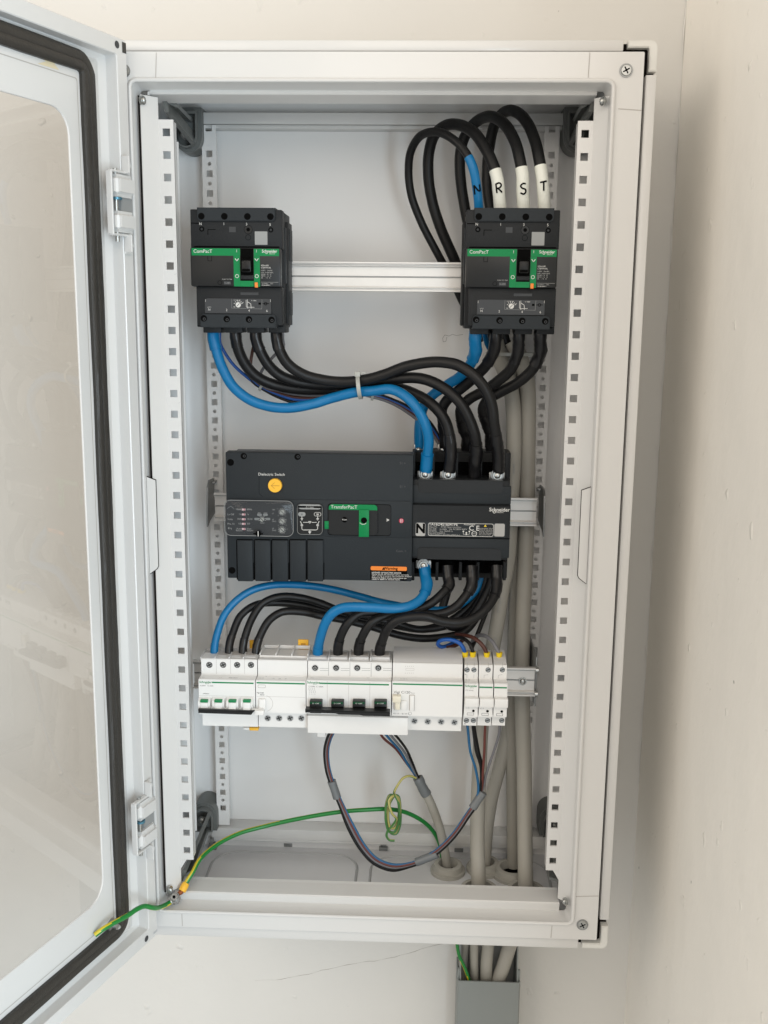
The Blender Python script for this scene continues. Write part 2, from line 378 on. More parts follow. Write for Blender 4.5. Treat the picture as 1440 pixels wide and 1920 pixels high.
# body shell : horizontal section swept up
b = MB()
def section(xl, xr, yb, r, y0):
    p = [(xl, y0)]
    for k in range(9): a = math.radians(180-90*k/8); p.append((xl+r+r*math.cos(a), yb-r+r*math.sin(a)))
    for k in range(9): a = math.radians(90-90*k/8); p.append((xr-r+r*math.cos(a), yb-r+r*math.sin(a)))
    p.append((xr, y0)); return p
inn = section(-347, 217, 190, 30, -4); out = section(-374, 244, 212, 6, -4)
b2 = bmesh.new(); zs = (-800, 285)
R = [[b2.verts.new((p[0], p[1], z)) for p in L] for L in (inn, out) for z in zs]
for A, B in ((R[0], R[1]), (R[3], R[2]), (R[2], R[0]), (R[1], R[3])):
    for i in range(len(A)-1): b2.faces.new((A[i], A[i+1], B[i+1], B[i]))
b2.faces.new((R[0][0], R[1][0], R[3][0], R[2][0])); b2.faces.new((R[0][-1], R[2][-1], R[3][-1], R[1][-1]))
bmesh.ops.recalc_face_normals(b2, faces=b2.faces); b._merge(b2, 'panel')
b.poly([(-4, 285), (160, 285), (180, 279), (189.5, 262), (190.5, 262), (190.5, 298), (-4, 298)], 'x', -346.5, 216.5, 'panel')
b.box(-374, 244, 190.8, 212, 285.3, 298, 'panel'); b.box(-374, -346.8, -4, 190.6, 285.3, 298, 'panel'); b.box(216.8, 244, -4, 190.6, 285.3, 298, 'panel')
body = b.build('body', cab)
b = MB(); b.box(-346.5, 216.5, -4, 189.7, -812, -792, 'gland')
fl = b.build('bottom_plate', cab)
# two gland plates with rounded raised outlines on the floor
for (x0, x1) in ((-300, -82), (-66, 195)):
    g = MB(); ri = rrect(x0+4, x1-4, 20, 168, 36, 8); ro = rrect(x0, x1, 16, 172, 40, 8)
    def zf(p, z): return (p[0], p[1], z)
    b2 = bmesh.new(); n = len(ri)
    A = [b2.verts.new(zf(p, -791.6)) for p in ro]; Bv = [b2.verts.new(zf(((p[0]+q[0])/2, (p[1]+q[1])/2), -789.6)) for p, q in zip(ro, ri)]; C = [b2.verts.new(zf(p, -791.4)) for p in ri]
    for i in range(n):
        j = (i+1) % n; b2.faces.new((A[i], A[j], Bv[j], Bv[i])); b2.faces.new((Bv[i], Bv[j], C[j], C[i]))
    g._merge(b2, 'groove'); b2 = bmesh.new(); b2.faces.new([b2.verts.new(zf(p, -790.9)) for p in ri]); g._merge(b2, 'gland')
    g.build('gland_plate', cab)

# rim of the body round the frame
RX0, RX1, RZ0, RZ1 = -382.5, 252.5, -808.5, 300.5
r1 = MB()
r1.box(XL-12.5, XR+12.5, -6, 4, ZT-2, RZ1-1.5, 'gap'); r1.box(XL-12.5, XR+12.5, -6, 4, RZ0+1.5, ZB+2, 'gap')
r1.box(RX0+1.5, XL+2, -6.3, 3.7, RZ0+1.5, RZ1-1.5, 'gap'); r1.box(XR-2, RX1-1.5, -6.3, 3.7, RZ0+1.5, RZ1-1.5, 'gap')
r1.build('rim_gap_shade', cab)  # dark backing that paints the shade in the gap round the frame
for (nm, a) in (('rim', (XL+21, XR-22, RZ1-11.8, RZ1)), ('rim', (XL+21, XR-22, RZ0, RZ0+14.8))):
    q = MB(); q.box(a[0], a[1], -18, 40, a[2], a[3], 'white', 1.6); q.build(nm, cab)
for a in ((RX0, XL-2.6, ZB+24, ZT-22), (XR+3.9, RX1, ZB+24, ZT-22)):
    q = MB(); q.box(a[0], a[1], -18, 40, a[2], a[3], 'white', 1.6); q.build('rim', cab)
def lshape(sx, sz):
    cx = RX1 if sx > 0 else RX0; cz = RZ1 if sz > 0 else RZ0
    t = 9.0; L = 32.5
    pts = [(0, 0)]
    P = [(-L, -0.3), (-L, -t+1.5), (-t-1.5, -t+1.5), (-t, -t), (-t, -L), (-0.3, -L), (0, -8), (-1.2, -4), (-4, -1.2), (-8, 0)]
    return [(cx+sx*p[0], cz+sz*p[1]) for p in P]
for sx in (-1, 1):
    for sz in (-1, 1):
        q = MB(); q.poly(lshape(sx, sz), 'y', -17, 40, 'corner', 1.0); q.build('rim_corner', cab)

# front frame : flat ring, bead and inner return
fr = MB()
fr.frame(rrect(XL, XR, ZB, ZT, 1.5, 3), rrect(LXL-1, LXR+1, LZB-1, LZT+1, 9, 3), -25, 2, 'white')
fr.build('front_frame', cab)
bd = MB(); pts = [Vector((p[0], -26.3, p[1])) for p in rrect(LXL+1.2, LXR-1.2, LZB+1.2, LZT-1.2, 8, 6)]
pp = []
for i in range(len(pts)):
    a, c = pts[i], pts[(i+1) % len(pts)]; n = max(1, int((c-a).length/40))
    for k in range(n): pp.append(a+(c-a)*k/n)
pp.append(pts[0].copy()); bd.tube(pp, 2.4, 'white', seg=10, cap=False); bd.build('bead', cab)
rt = MB()
o1 = rrect(LXL+1.5, LXR-1.5, LZB+1.5, LZT-1.5, 7, 4); i1 = rrect(LXL+6.5, LXR-6.5, LZB+4.5, LZT-7.5, 4, 4)
b2 = bmesh.new(); n = len(o1)
R4 = [[b2.verts.new((p[0], y, p[1])) for p in L] for (L, y) in ((o1, -26), (i1, -1), ([(p[0]+(-1.6 if p[0] < XC else 1.6), p[1]+(-1.6 if p[1] < -250 else 1.6)) for p in i1], -1), ([(p[0]+(-1.6 if p[0] < XC else 1.6), p[1]+(-1.6 if p[1] < -250 else 1.6)) for p in o1], -24))]
for A, B in zip(R4, R4[1:]):
    for i in range(n): b2.faces.new((A[i], A[(i+1) % n], B[(i+1) % n], B[i]))
bmesh.ops.recalc_face_normals(b2, faces=b2.faces); rt._merge(b2, 'white')
# stiffening tongues half way down both sides
for sx, X in ((1, LXL+6.5), (-1, LXR-6.5)):
    za, zb = (at(290, 893, 0)[2], at(293, 1060, 0)[2]) if sx > 0 else (at(1100, 912, 0)[2], at(1093, 1078, 0)[2])
    rt.poly([(X-sx*3, za+2), (X+sx*7.5, za-2), (X+sx*7.5, zb+4), (X+sx*6, zb+1), (X-sx*3, zb-6)], 'y', -19.2, -18.2, 'white')
    rt.poly([(X-sx*3, za+3), (X+sx*8.2, za-1.3), (X+sx*8.2, zb+3.6), (X+sx*6.4, zb), (X-sx*3, zb-7)], 'y', -18.0, -17.6, 'gap')  # dark outline painted in as the shaded gap round the tongue
rt.build('frame_return', cab)
def seam(x0, y0, x1, y1):
    sm = MB(); p, q = at(x0, y0, -25.2), at(x1, y1, -25.2); sm.line([(p.x, p.z), (q.x, q.z)], -25.25, 0.9, 'seam'); sm.build('frame_seam', cab)
seam(293, 99, 292, 145); seam(1106, 99, 1103, 145); seam(1160, 204, 1202, 207); seam(1080, 1681, 1122, 1680); seam(341, 1714, 342, 1736); seam(1035, 1736, 1033, 1758)
for (x, y) in ((1174, 132), (1092, 1734), (232, 133)):
    p = at(x, y, -25.5); q = MB(); q.cyl((p.x, -25.6, p.z), 'y', 7.4, 0.8, 'dzinc', seg=28); q.screw(p.x, p.z, -26.2, 6.2, rot=0.5); q.build('screw', cab)

# perforated front uprights
def perf_strip(mb, xa, xb, hx, hw, zt, zb, z0, pitch, nh, hh, y0, y1, m, rnd=None):
    """vertical strip with a row of real square holes (and round ones of radius rnd half way between)"""
    cuts = [zt]
    for i in range(nh): c = z0-pitch*i; cuts += [c+hh/2, c-hh/2]
    cuts.append(zb)
    xs = [xa, hx-hw/2, hx+hw/2, xb]
    b2 = bmesh.new(); cache = {}
    def V(x, y, z):
        k = (round(x, 3), round(y, 3), round(z, 3))
        if k not in cache: cache[k] = b2.verts.new((x, y, z))
        return cache[k]
    def F(*p):
        try: b2.faces.new([V(*q) for q in p])
        except ValueError: pass
    for j in range(len(cuts)-1):
        za, zc = cuts[j], cuts[j+1]; hole = j % 2 == 1
        for c in range(3):
            if c == 1 and hole: continue
            x0, x1 = xs[c], xs[c+1]
            if c == 1 and rnd and 0 < j < len(cuts)-2:
                zm = (za+zc)/2; ca_ = math.atan2((za-zc)/2, (x1-x0)/2)
                angs = sorted([2*math.pi*k/16 for k in range(16)]+[ca_, math.pi-ca_, math.pi+ca_, 2*math.pi-ca_]); n = len(angs); angs.append(2*math.pi)
                def sq(a):
                    cx, sz = math.cos(a), math.sin(a); t = min((x1-x0)/2/max(1e-6, abs(cx)), (za-zc)/2/max(1e-6, abs(sz))); return (hx+cx*t, zm+sz*t)
                for y in (y0, y1):
                    for a, bb in zip(angs, angs[1:]):
                        p_, q_ = sq(a), sq(bb); F((hx+rnd*math.cos(a), y, zm+rnd*math.sin(a)), (hx+rnd*math.cos(bb), y, zm+rnd*math.sin(bb)), (q_[0], y, q_[1]), (p_[0], y, p_[1]))
                for a, bb in zip(angs, angs[1:]):
                    F((hx+rnd*math.cos(a), y0, zm+rnd*math.sin(a)), (hx+rnd*math.cos(bb), y0, zm+rnd*math.sin(bb)), (hx+rnd*math.cos(bb), y1, zm+rnd*math.sin(bb)), (hx+rnd*math.cos(a), y1, zm+rnd*math.sin(a)))
            else:
                for y in (y0, y1): F((x0, y, za), (x1, y, za), (x1, y, zc), (x0, y, zc))
        if hole:
            x0, x1 = xs[1], xs[2]
            F((x0, y0, za), (x1, y0, za), (x1, y1, za), (x0, y1, za)); F((x0, y0, zc), (x1, y0, zc), (x1, y1, zc), (x0, y1, zc))
            F((x0, y0, za), (x0, y0, zc), (x0, y1, zc), (x0, y1, za)); F((x1, y0, za), (x1, y0, zc), (x1, y1, zc), (x1, y1, za))
        for x in (xa, xb): F((x, y0, za), (x, y0, zc), (x, y1, zc), (x, y1, za))
    for z in (zt, zb):
        for c in range(3): F((xs[c], y0, z), (xs[c+1], y0, z), (xs[c+1], y1, z), (xs[c], y1, z))
    bmesh.ops.recalc_face_normals(b2, faces=b2.faces); mb._merge(b2, m)
for s in (1, -1):
    q = MB()
    if s > 0: xi, xo, hx = -292.3, -309.6, -300.7
    else: xi, xo, hx = 170.7, 188.0, 179.3
    perf_strip(q, min(xi, xo), max(xi, xo), hx, 8.7, 219, -708.5, 205, 25, 37, 8.6, 0, 3, 'white')
    # bevelled flank towards the frame, its ends cut back, and the fold behind the inner edge
    q.poly([(xo, 0), (xo-s*15.8, -16.5), (xo-s*16.6, -15.2), (xo, 2)], 'z', -748, 243, 'white')
    q.box(min(xo-s*18.6, xo-s*16.7), max(xo-s*18.6, xo-s*16.7), -16.2, -15.4, -747, 242, 'gap')  # dark strip painted as the deep shade between flank and frame return
    for (bx, by, ex, ey) in (((325, 414, 322, 426), (331, 513, 327, 515), (337, 755, 334, 756), (341, 815, 336, 816), (345, 982, 341, 983), (352, 1290, 348, 1290), (325, 1610, 326, 1614)) if s > 0 else ((1078, 421, 1082, 422), (1077, 488, 1080, 487), (1058, 829, 1063, 827), (1051, 966, 1056, 964), (1038, 1309, 1042, 1307), (1057, 1630, 1058, 1634))):
        pa_, pb_ = at(bx, by, -.2), at(ex, ey, -.2); q.line([(pa_.x, pa_.z), (pb_.x, pb_.z)], -.25, .4, 'groove')
    q.poly([(xi, 2), (xi, 14), (xi-s*1.5, 14), (xi-s*1.5, 2)], 'z', -706, 217, 'white')
    q.poly([(xo, -708.4), (xo, -722), (xo+s*8, -708.4)], 'y', 0, 2, 'white')
    q.build('perforated_upright', cab)
    # thin inner fold on the body side
    q = MB(); xb_ = at(346, 700, 70).x if s > 0 else 205; q.box(xb_-7 if s > 0 else xb_, xb_ if s > 0 else xb_+7, 70, 72, -705, 206, 'panel', 0.6); q.build('side_fold', cab)
# front cross bars at top and bottom
for s, z in ((1, 246.0), (-1, -753.0)):
    q = MB(); t = 5 if s > 0 else -13
    prof = [(-2, z+t), (-3.0, z+s*1.5), (-1.5, z), (28, z-(4 if s > 0 else -3)), (28, z-(2.5 if s > 0 else -4.5)+s*1), (0.5, z+s*2.2), (0.5, z+t)]
    q.poly(prof, 'x', -318, 190, 'white', 0)
    if s > 0:
        q.poly([(-2, z+3), (-2, z-1), (26, z-5), (26, z-3)], 'x', -320.5, -318.2, 'white')
    q.build('cross_bar', cab)
for (x, y) in ((267, 188), (1131, 190), (318, 1668), (1060, 1690)):
    p = at(x, y, -17); q = MB(); q.cyl((p.x, -17, p.z), (1, -0.4, 0) if x < 700 else (-1, -0.4, 0), 5.0, 3, 'zinc', seg=18); q.sph((p.x+(1.5 if x < 700 else -1.5), -18, p.z), 3.6, 'zinc', (0.8, 0.8, 1)); q.build('screw', cab)
# back cross bars
for (z0, z1, yy) in ((238, 257.5, 165), (-769, -748, 160)):
    xa, xb = (at(362, 230, 168).x, at(1071, 230, 168).x) if z0 > 0 else (at(397, 1562, 162).x, at(1052, 1580, 162).x)
    q = MB(); q.box(xa, xb, yy, 189, z0+5, z1, 'white', 1.2)
    q.box(xa+4, xb-4, yy+3, 189, z0, z0+4.6, 'white', 0.8); q.build('back_bar', cab)
# back perforated strips
for (xa, xb, hx) in ((-294.8, -276.2, -285.3), (151.8, 170.4, 161.3)):
    q = MB(); perf_strip(q, xa, xb, hx, 8.2, 234, -746, 206, 25, 38, 8.4, 166, 168, 'panel', rnd=2.5)
    q.box(xa, xa+1.5, 168.2, 176, -740, 233, 'panel'); q.box(xb-1.5, xb, 168.2, 176, -740, 233, 'panel')
    q.box(xa, xa+5, 166, 168, 234, 242, 'panel'); q.box(xb-5, xb, 166, 168, 234, 242, 'panel')
    q.build('mounting_strip', cab)
# grey plastic corner brackets with a screw and a strut that ties to the front upright
for (sx, sz, cx, cy) in ((-1, 1, 347, 249), (1, 1, 1087, 249), (-1, -1, 379, 1541), (1, -1, 1038, 1551)):
    c = at(cx, cy, 135); q = MB()
    r = 18
    o = []
    for k in range(17): a = math.radians(180+180*k/16); o.append((c.x+r*math.cos(a), c.z-sz*0+sz*r*math.sin(a)*1.1-sz*2))
    L = 34 if sz > 0 else 22
    o = o+[(c.x+r, c.z+sz*L), (c.x-r, c.z+sz*L)]
    if sz < 0: o = o[::-1]
    q.poly(o, 'y', 150, 189, 'bracket', 1.5)
    o2 = [(c.x+(p[0]-c.x)*0.78, c.z+(p[1]-c.z)*0.80) for p in o]
    q.frame(o2, [(c.x+(p[0]-c.x)*0.88, c.z+(p[1]-c.z)*0.88) for p in o2], 138, 151, 'bracket')
    def bar(p, r_, w2, h):
        p, r_ = Vector(p), Vector(r_); d = (r_-p).normalized(); n = d.cross(Vector((0, 1, 0))).normalized(); u = d.cross(n)
        b3 = bmesh.new(); vs = [b3.verts.new(e+n*a*w2/2+u*bb*h/2) for e in (p, r_) for (a, bb) in ((-1, -1), (1, -1), (1, 1), (-1, 1))]
        for f in ((0, 1, 2, 3), (7, 6, 5, 4), (0, 4, 5, 1), (1, 5, 6, 2), (2, 6, 7, 3), (3, 7, 4, 0)): b3.faces.new([vs[i] for i in f])
        bmesh.ops.recalc_face_normals(b3, faces=b3.faces); q._merge(b3, 'bracket')
    F_ = (at(310, 196, 20) if sx < 0 else at(1112, 196, 20)) if sz > 0 else (at(343, 1642, 10) if sx < 0 else at(1050, 1655, 10))
    bar((c.x-sx*8, 142, c.z-sz*6), F_, 5, 18); bar((c.x-sx*2, 142, c.z+sz*18), F_+Vector((sx*-6, 12, sz*3)), 4, 14)
    br = q.build('corner_bracket', cab)
    q = MB(); q.cyl((c.x, 139, c.z-sz*2), 'y', 6, 6, 'dzinc'); q.sph((c.x, 135, c.z-sz*2), 4.2, 'zinc', (1, .7, 1)); q.build('screw', br)
# cage nuts along the rear edge of the floor
for (x, y) in ((399, 1586), (541, 1580), (719, 1588), (860, 1590), (1003, 1592)):
    p = atZ(x, y, -788); q = MB(); q.box(p.x-6.5, p.x+6.5, p.y-6, p.y+6, -791.8, -786, 'dzinc', 0.6); q.box(p.x-4, p.x+4, p.y-3.5, p.y+3.5, -785.8, -782, 'dzinc', 0.5)
    q.cyl((p.x-1, p.y, -778), 'z', 3, 7, 'zinc', seg=12); q.build('cage_nut', cab)

q = MB(); rr_ = [at(x, y, 189.7) for x, y in ((868, 627), (856, 629), (848, 627), (842, 630), (834, 628), (830, 634), (831, 641), (836, 640), (838, 632))]
for a_, b_ in zip(rr_, rr_[1:]): q.line([(a_.x, a_.z), (b_.x, b_.z)], 189.6, .5, 'dimprint')
q.build('pencil_scribble', cab)
# ------------------------------------------------------------------ the open door (child of the enclosure)
A20 = math.radians(20.5)
DO = Vector((-345, -10, 0)); DU = Vector((-math.sin(A20), -math.cos(A20), 0)); DN = Vector((math.cos(A20), -math.sin(A20), 0))
def D(s_, n_, z_): return DO+DU*s_+DN*n_+Vector((0, 0, z_))
DW = 625; DZT, DZB = 294.5, -793.5
def dring(mb, o, i, n0, n1, m):
    """ring on the door plane; o and i are (s,z) outlines of the same length; n0 = height at the outline o, n1 at i"""
    b2 = bmesh.new(); A = [b2.verts.new(D(p[0], n0, p[1])) for p in o]; B = [b2.verts.new(D(p[0], n1, p[1])) for p in i]; n = len(o)
    for k in range(n): b2.faces.new((A[k], A[(k+1) % n], B[(k+1) % n], B[k]))
    mb._merge(b2, m)
def drr(s0, z0, z1, r, n=5): return rrect(s0, DW-(s0-DS0), z0, z1, r, n)
DS0 = 22
q = MB()
rings = [(drr(DS0, DZB, DZT, 3), -3), (drr(DS0, DZB, DZT, 3), 20), (drr(DS0+1, DZB+1, DZT-1, 3), 21), (drr(DS0+17, DZB+17, DZT-17, 3), 21), (drr(DS0+18, DZB+18, DZT-18, 3), 20),
         (drr(DS0+18, DZB+18, DZT-18, 3), 6), (drr(DS0+27, DZB+22, DZT-24, 4), 2), (drr(DS0+40, DZB+30, DZT-32, 8), 8), (drr(DS0+86, DZB+98, DZT-86, 26), 8), (drr(DS0+86.6, DZB+98.6, DZT-86.6, 25.5), 6), (drr(DS0+50, DZB+50, DZT-50, 20), -3), (drr(DS0, DZB, DZT, 3), -3)]
for (a, na), (c, nc) in zip(rings, rings[1:]): dring(q, a, c, na, nc, 'white')
bmesh.ops.recalc_face_normals(q.bm, faces=q.bm.faces)
door = q.build('door', cab)
tag(door, 'open glazed door with dark rubber seal, hinged on the left')
q = MB()
path = []
for i, p in enumerate(drr(DS0+55.5, DZB+43, DZT-34, 15, 8)): path.append(p)
pts = [D(p[0], 11.5, p[1]) for p in path]; dense = []
for i in range(len(pts)):
    a, c = pts[i], pts[(i+1) % len(pts)]; n = max(1, int((c-a).length/12))
    for k in range(n): dense.append(a+(c-a)*k/n)
dense.append(dense[0].copy())
n = len(dense)
b2 = bmesh.new(); RR = []
Cc = D(DS0+DW/2-15, 0, -250)
for i in range(n):
    t = (dense[(i+1) % (n-1)]-dense[(i-1) % (n-1)]).normalized(); sd = t.cross(DN).normalized()
    w = 10.6+0.35*math.sin(i*.37)+random.uniform(-.12, .12); h = random.uniform(-.15, .15)
    RR.append([b2.verts.new(dense[i]+sd*a*w+DN*(bb+h)) for (a, bb) in ((-1, -4), (-1, 0.5), (-.75, 2.6), (-.1, 3.0), (0.05, 2.2), (.2, 3.0), (.75, 2.6), (1, .5), (1, -4))])
for i in range(n-1):
    for k in range(8): b2.faces.new((RR[i][k], RR[i+1][k], RR[i+1][k+1], RR[i][k+1]))
bmesh.ops.recalc_face_normals(b2, faces=b2.faces); q._merge(b2, 'brown')
g = q.build('gasket', door)
q = MB()
for (o_, i_) in ((drr(DS0+70, DZB+60, DZT-52, 3), drr(DS0+71, DZB+61, DZT-53, 3)),): dring(q, o_, i_, 8.25, 8.25, 'seam')
q.build('glazing_frame', door)
q = MB(); b2 = bmesh.new(); o_ = drr(DS0+86.3, DZB+98.3, DZT-86.3, 25.7); b2.faces.new([b2.verts.new(D(p[0], 6.6, p[1])) for p in o_]); b3 = bmesh.new()
q._merge(b2, 'glass'); q.build('glass', door)
# holes and slots punched in the lip
def dface(nm, pts_, n_, m):
    q = MB(); b2 = bmesh.new(); b2.faces.new([b2.verts.new(D(a_, n_, c_)) for a_, c_ in pts_]); q._merge(b2, m); q.build(nm, door)
for (s_, z_) in ((DS0+17, DZT-8), (DS0+24, DZB+8)): dface('lip_hole', [(s_+4*math.cos(t*.5236), z_+4*math.sin(t*.5236)) for t in range(12)], 21.3, 'plate')
dface('lip_slot', ((DS0+1, DZT-14), (DS0+8, DZT-14), (DS0+8, DZT-3), (DS0+1, DZT-3)), 21.3, 'brown')
dface('lip_slot', ((DS0+1, DZB+5), (DS0+9, DZB+5), (DS0+9, DZB+8), (DS0+1, DZB+8)), 21.3, 'groove')
dface('glue_residue', ((DS0+98, DZT-50), (DS0+130, DZT-50.5), (DS0+118, DZT-46), (DS0+125, DZT-42), (DS0+108, DZT-40), (DS0+104, DZT-46)), 8.4, 'residue')
# hinges
def dbox(mb, s0, s1, n0, n1, z0, z1, m, bev=0, sk=0):
    b2 = bmesh.new(); bmesh.ops.create_cube(b2, size=1)
    for v in b2.verts:
        zz = (z0+z1)/2+v.co.z*(z1-z0); ss = (s0+s1)/2+v.co.x*(s1-s0); nn = (n0+n1)/2+v.co.y*(n1-n0); v.co = Vector((ss, nn, zz))
    if bev: bmesh.ops.bevel(b2, geom=b2.edges[:], offset=bev, segments=3, affect='EDGES', clamp_overlap=True)
    for v in b2.verts: v.co = D(v.co.x, v.co.y, v.co.z)
    mb._merge(b2, m)
for zc in (119, -625):
    q = MB()
    dbox(q, 63, 65.5, 19, 27, zc-34, zc+34, 'white', 0.8)
    dbox(q, 38, 65, 21, 27, zc+32.5, zc+35, 'white', 0.8); dbox(q, 38, 65, 21, 27, zc-35, zc-32.5, 'white', 0.8)
    dbox(q, 26, 40, 21.5, 23.6, zc+33, zc+52, 'white', 0.8); dbox(q, 26, 40, 21.5, 23.6, zc-54, zc-33, 'white', 0.8)
    dbox(q, 37.5, 40, 21.6, 32, zc+33, zc+52, 'white', 0.5); dbox(q, 37.5, 40, 21.6, 32, zc-52, zc-33, 'white', 0.5)
    hg = q.build('hinge', door)
    q = MB(); dbox(q, 24, 60, 14, 31, zc+7, zc+31, 'white', 5); dbox(q, 24, 60, 14, 31, zc-31, zc-8, 'white', 5); q.build('knuckle', hg)
    q = MB(); dbox(q, 24, 44, 19, 23, zc-8, zc+7, 'dimprint'); q.build('hinge_leaf', hg)
    q = MB(); q.cyl(D(52, 22, zc-2), 'z', 2.6, 78, 'zinc', seg=12); q.cyl(D(52, 23, zc+5), 'z', 6.0, 2.4, 'bluezinc', seg=14); q.build('pin', hg)
    q = MB()
    for zz in (zc+43, zc-44):
        c = D(31, 24, zz); q.cyl(c, DN, 4.2, 1.4, 'white', seg=18); q.cyl(c+DN*0.9, DN, 1.0, .6, 'seam', seg=8)
    q.build('rivet', hg)
# earth stud on the door's lower corner
def dpl(px, py, n_):
    d = RC @ Vector(((px-720)/FOC, 1.0, -(py-960)/FOC)); o = Vector((0, -CAMD, 0)); t = ((DO+DN*n_-o).dot(DN))/d.dot(DN); return o+d*t
q = MB(); c = dpl(207, 1734, 8)
q.cyl(c+DN*2, DN, 8, 5, 'dzinc', seg=6); q.cyl(c+DN*6, DN, 3.4, 9, 'zinc', seg=12); q.sph(dpl(217, 1738, 12), 4.0, 'tie', (1.6, 1, .8)); q.build('earth_stud', door)

# ------------------------------------------------------------------ DIN rails
def rail(x0, x1, zc, yf, h, label):
    t = thing('din_rail', ((x0+x1)/2, yf, zc-h/2), label, 'mounting rail', 'steel mounting rails across the enclosure')
    q = MB(); a, d = h/2, 15
    prof = [(yf, zc+a), (yf-2.2, zc+a-.6), (yf-2.2, zc+a-2.4), (yf, zc+a-3), (yf, zc+a-5.4), (yf+6, zc+a-6.4), (yf+6, zc+1), (yf+6.8, zc+.5), (yf+6.8, zc-.5), (yf+6, zc-1), (yf+6, zc-a+6.4), (yf, zc-a+5.4), (yf, zc-a+3), (yf-2.2, zc-a+2.4), (yf-2.2, zc-a+.6), (yf, zc-a), (yf+9, zc-a+2), (yf+9, zc+a-2)]
    q.poly(prof, 'x', x0, x1, 'rail')
    for dz in (a-4.2, -a+4.2): q.box(x0+.2, x1-.2, yf-.3, yf+1, zc+dz-.55, zc+dz+.55, 'dzinc')  # thin dark strips add groove shade by colour, also along the centre
    q.box(x0+.2, x1-.2, yf+5.6, yf+6.6, zc-.45, zc+.45, 'dzinc'); q.build('rail_profile', t); return t
def zr(y0, y1, x, Y): return (at(x, y0, Y).z, at(x, y1, Y).z)
za, zb = zr(490.5, 547, 710, 86); r1_ = rail(-292, 148, (za+zb)/2, 86, za-zb, 'upper steel rail carrying the two black moulded case breakers')
za, zb = zr(933, 986.5, 985, 112); r2_ = rail(at(402, 950, 112).x, at(1007, 950, 112).x, (za+zb)/2, 112, za-zb, 'middle steel rail behind the wide dark transfer switch')
za, zb = zr(1251, 1305, 975, 60); r3_ = rail(-300, at(1003, 1280, 60).x, (za+zb)/2, 60, za-zb, 'lower steel rail carrying the white modular breakers')
q = MB(); p = at(980, 1278, 64); q.cyl((p.x, 65.2, p.z), 'y', 5.5, 2, 'zinc', seg=18); q.sph((p.x, 63.5, p.z), 4.0, 'zinc', (1, .5, 1)); q.build('screw', r3_)
# end brackets
for (t, px, ytop, ybot, side, Y0) in ((r2_, 1010, 918, 1004, 1, 110), (r2_, 396, 905, 990, -1, 124)):
    q = MB(); X = at(px, 950, 112).x; zt = at(px, ytop, 112).z; zb = at(px, ybot, 112).z
    o = [(165, zt-2), (Y0+10, zt), (Y0, zt-8), (Y0-8, zb+10), (Y0-6, zb), (Y0+10, zb+6), (165, zb+10)]
    q.poly(o, 'x', X+side*6, X+side*8, 'dzinc'); q.box(X+side*2, X+side*9, 150, 165, zt-8, zt-5, 'dzinc', .5)
    q.build('end_bracket', t)
q = MB(); X = at(1003, 1280, 60).x
q.box(X+1, X+3, 66, 165, at(1000, 1302, 110).z, at(1000, 1212, 110).z, 'dzinc', .5); q.box(X-8, X+14, 160, 165, at(1000, 1300, 160).z, at(1000, 1215, 160).z, 'dzinc', .5)
for dz in (16, -17): q.cyl((X+2, 60, (at(1000, 1278, 60)).z+dz), 'x', 4, 4, 'zinc', seg=14)
q.build('end_bracket', r3_)

# ------------------------------------------------------------------ moulded case breakers
def crop(ox, oy, s, Y):
    def f(x, y, YY=None):
        p = at(ox+x/s, oy+y/s, Y if YY is None else YY); return (p.x, p.z)
    return f
YM = 9.0
c = crop(340, 370, 6.26, YM)
X0, _ = c(112, 800); X1, _ = c(1182, 800)
def cz(y): return c(650, y)[1]
def cx(x, y=800): return c(x, y)[0]
def cc(x, y):
    # the face is axis aligned: take X as seen at mid height of the face, with the lean removed
    p = c(x, y); return (p[0], p[1]+0.0)
mccb = thing('circuit_breaker', ((X0+X1)/2, 86, cz(1540)), 'black moulded case breaker with green band, the left one, blue cable below its left terminal', 'circuit breaker', 'black moulded case breakers on the upper rail')
LG, RG = X0, X1
q = MB()
q.box(LG+1, RG-0.5, 30, 86, cz(1530), cz(145), 'device', 1.5)                       # rear body
q.box(RG-2, RG+2.5, 48, 84, cz(1500), cz(250), 'device', 1.0)
q.box(RG-2, RG+1.0, 34, 46, cz(1000), cz(330), 'device2', .6); q.box(RG+1, RG+3.6, 56, 80, cz(1380), cz(1100), 'device2', .6); q.box(RG+1, RG+3.6, 56, 80, cz(720), cz(330), 'device2', .6)
q.box(LG-2.5, LG+2, 48, 84, cz(1500), cz(250), 'device', 1.0); q.box(LG-1.2, LG+1, 30, 46, cz(1000), cz(330), 'device2', .6)
q.box(LG, RG, YM+2.5, 31, cz(600), cz(140), 'device', 1.2)                        # upper front
q.box(LG+5, RG-1, YM+4, 31, cz(1500), cz(1050), 'device', 1.2)                      # lower front
b_ = q.build('body', mccb)
q = MB(); q.box(LG, RG-1.5, YM-3, 20, cz(1050), cz(592), 'smooth', 2.0)
c1 = crop(340, 370, 6.26, YM-3)
def r4(x0, y0, x1, y1, cr=c1):
    p = cr(x0, y0); r = cr(x1, y1); return (p[0], r[0], r[1], p[1])
yf = YM-3.15
def GR(mb, x0, y0, x1, y1, m, d=0, cr=None, y=None):
    a = r4(x0, y0, x1, y1, cr or c1); mb.rect(a[0], a[1], a[2], a[3], (yf if y is None else y)-d, m)
face = q
GR(q, 118, 596, 690, 686, 'green'); GR(q, 850, 604, 1148, 690, 'green'); GR(q, 612, 686, 692, 1046, 'green', .02); GR(q, 850, 690, 925, 1050, 'green', .02)
GR(q, 692, 980, 850, 1048, 'green', .02); GR(q, 692, 600, 850, 980, 'deep')
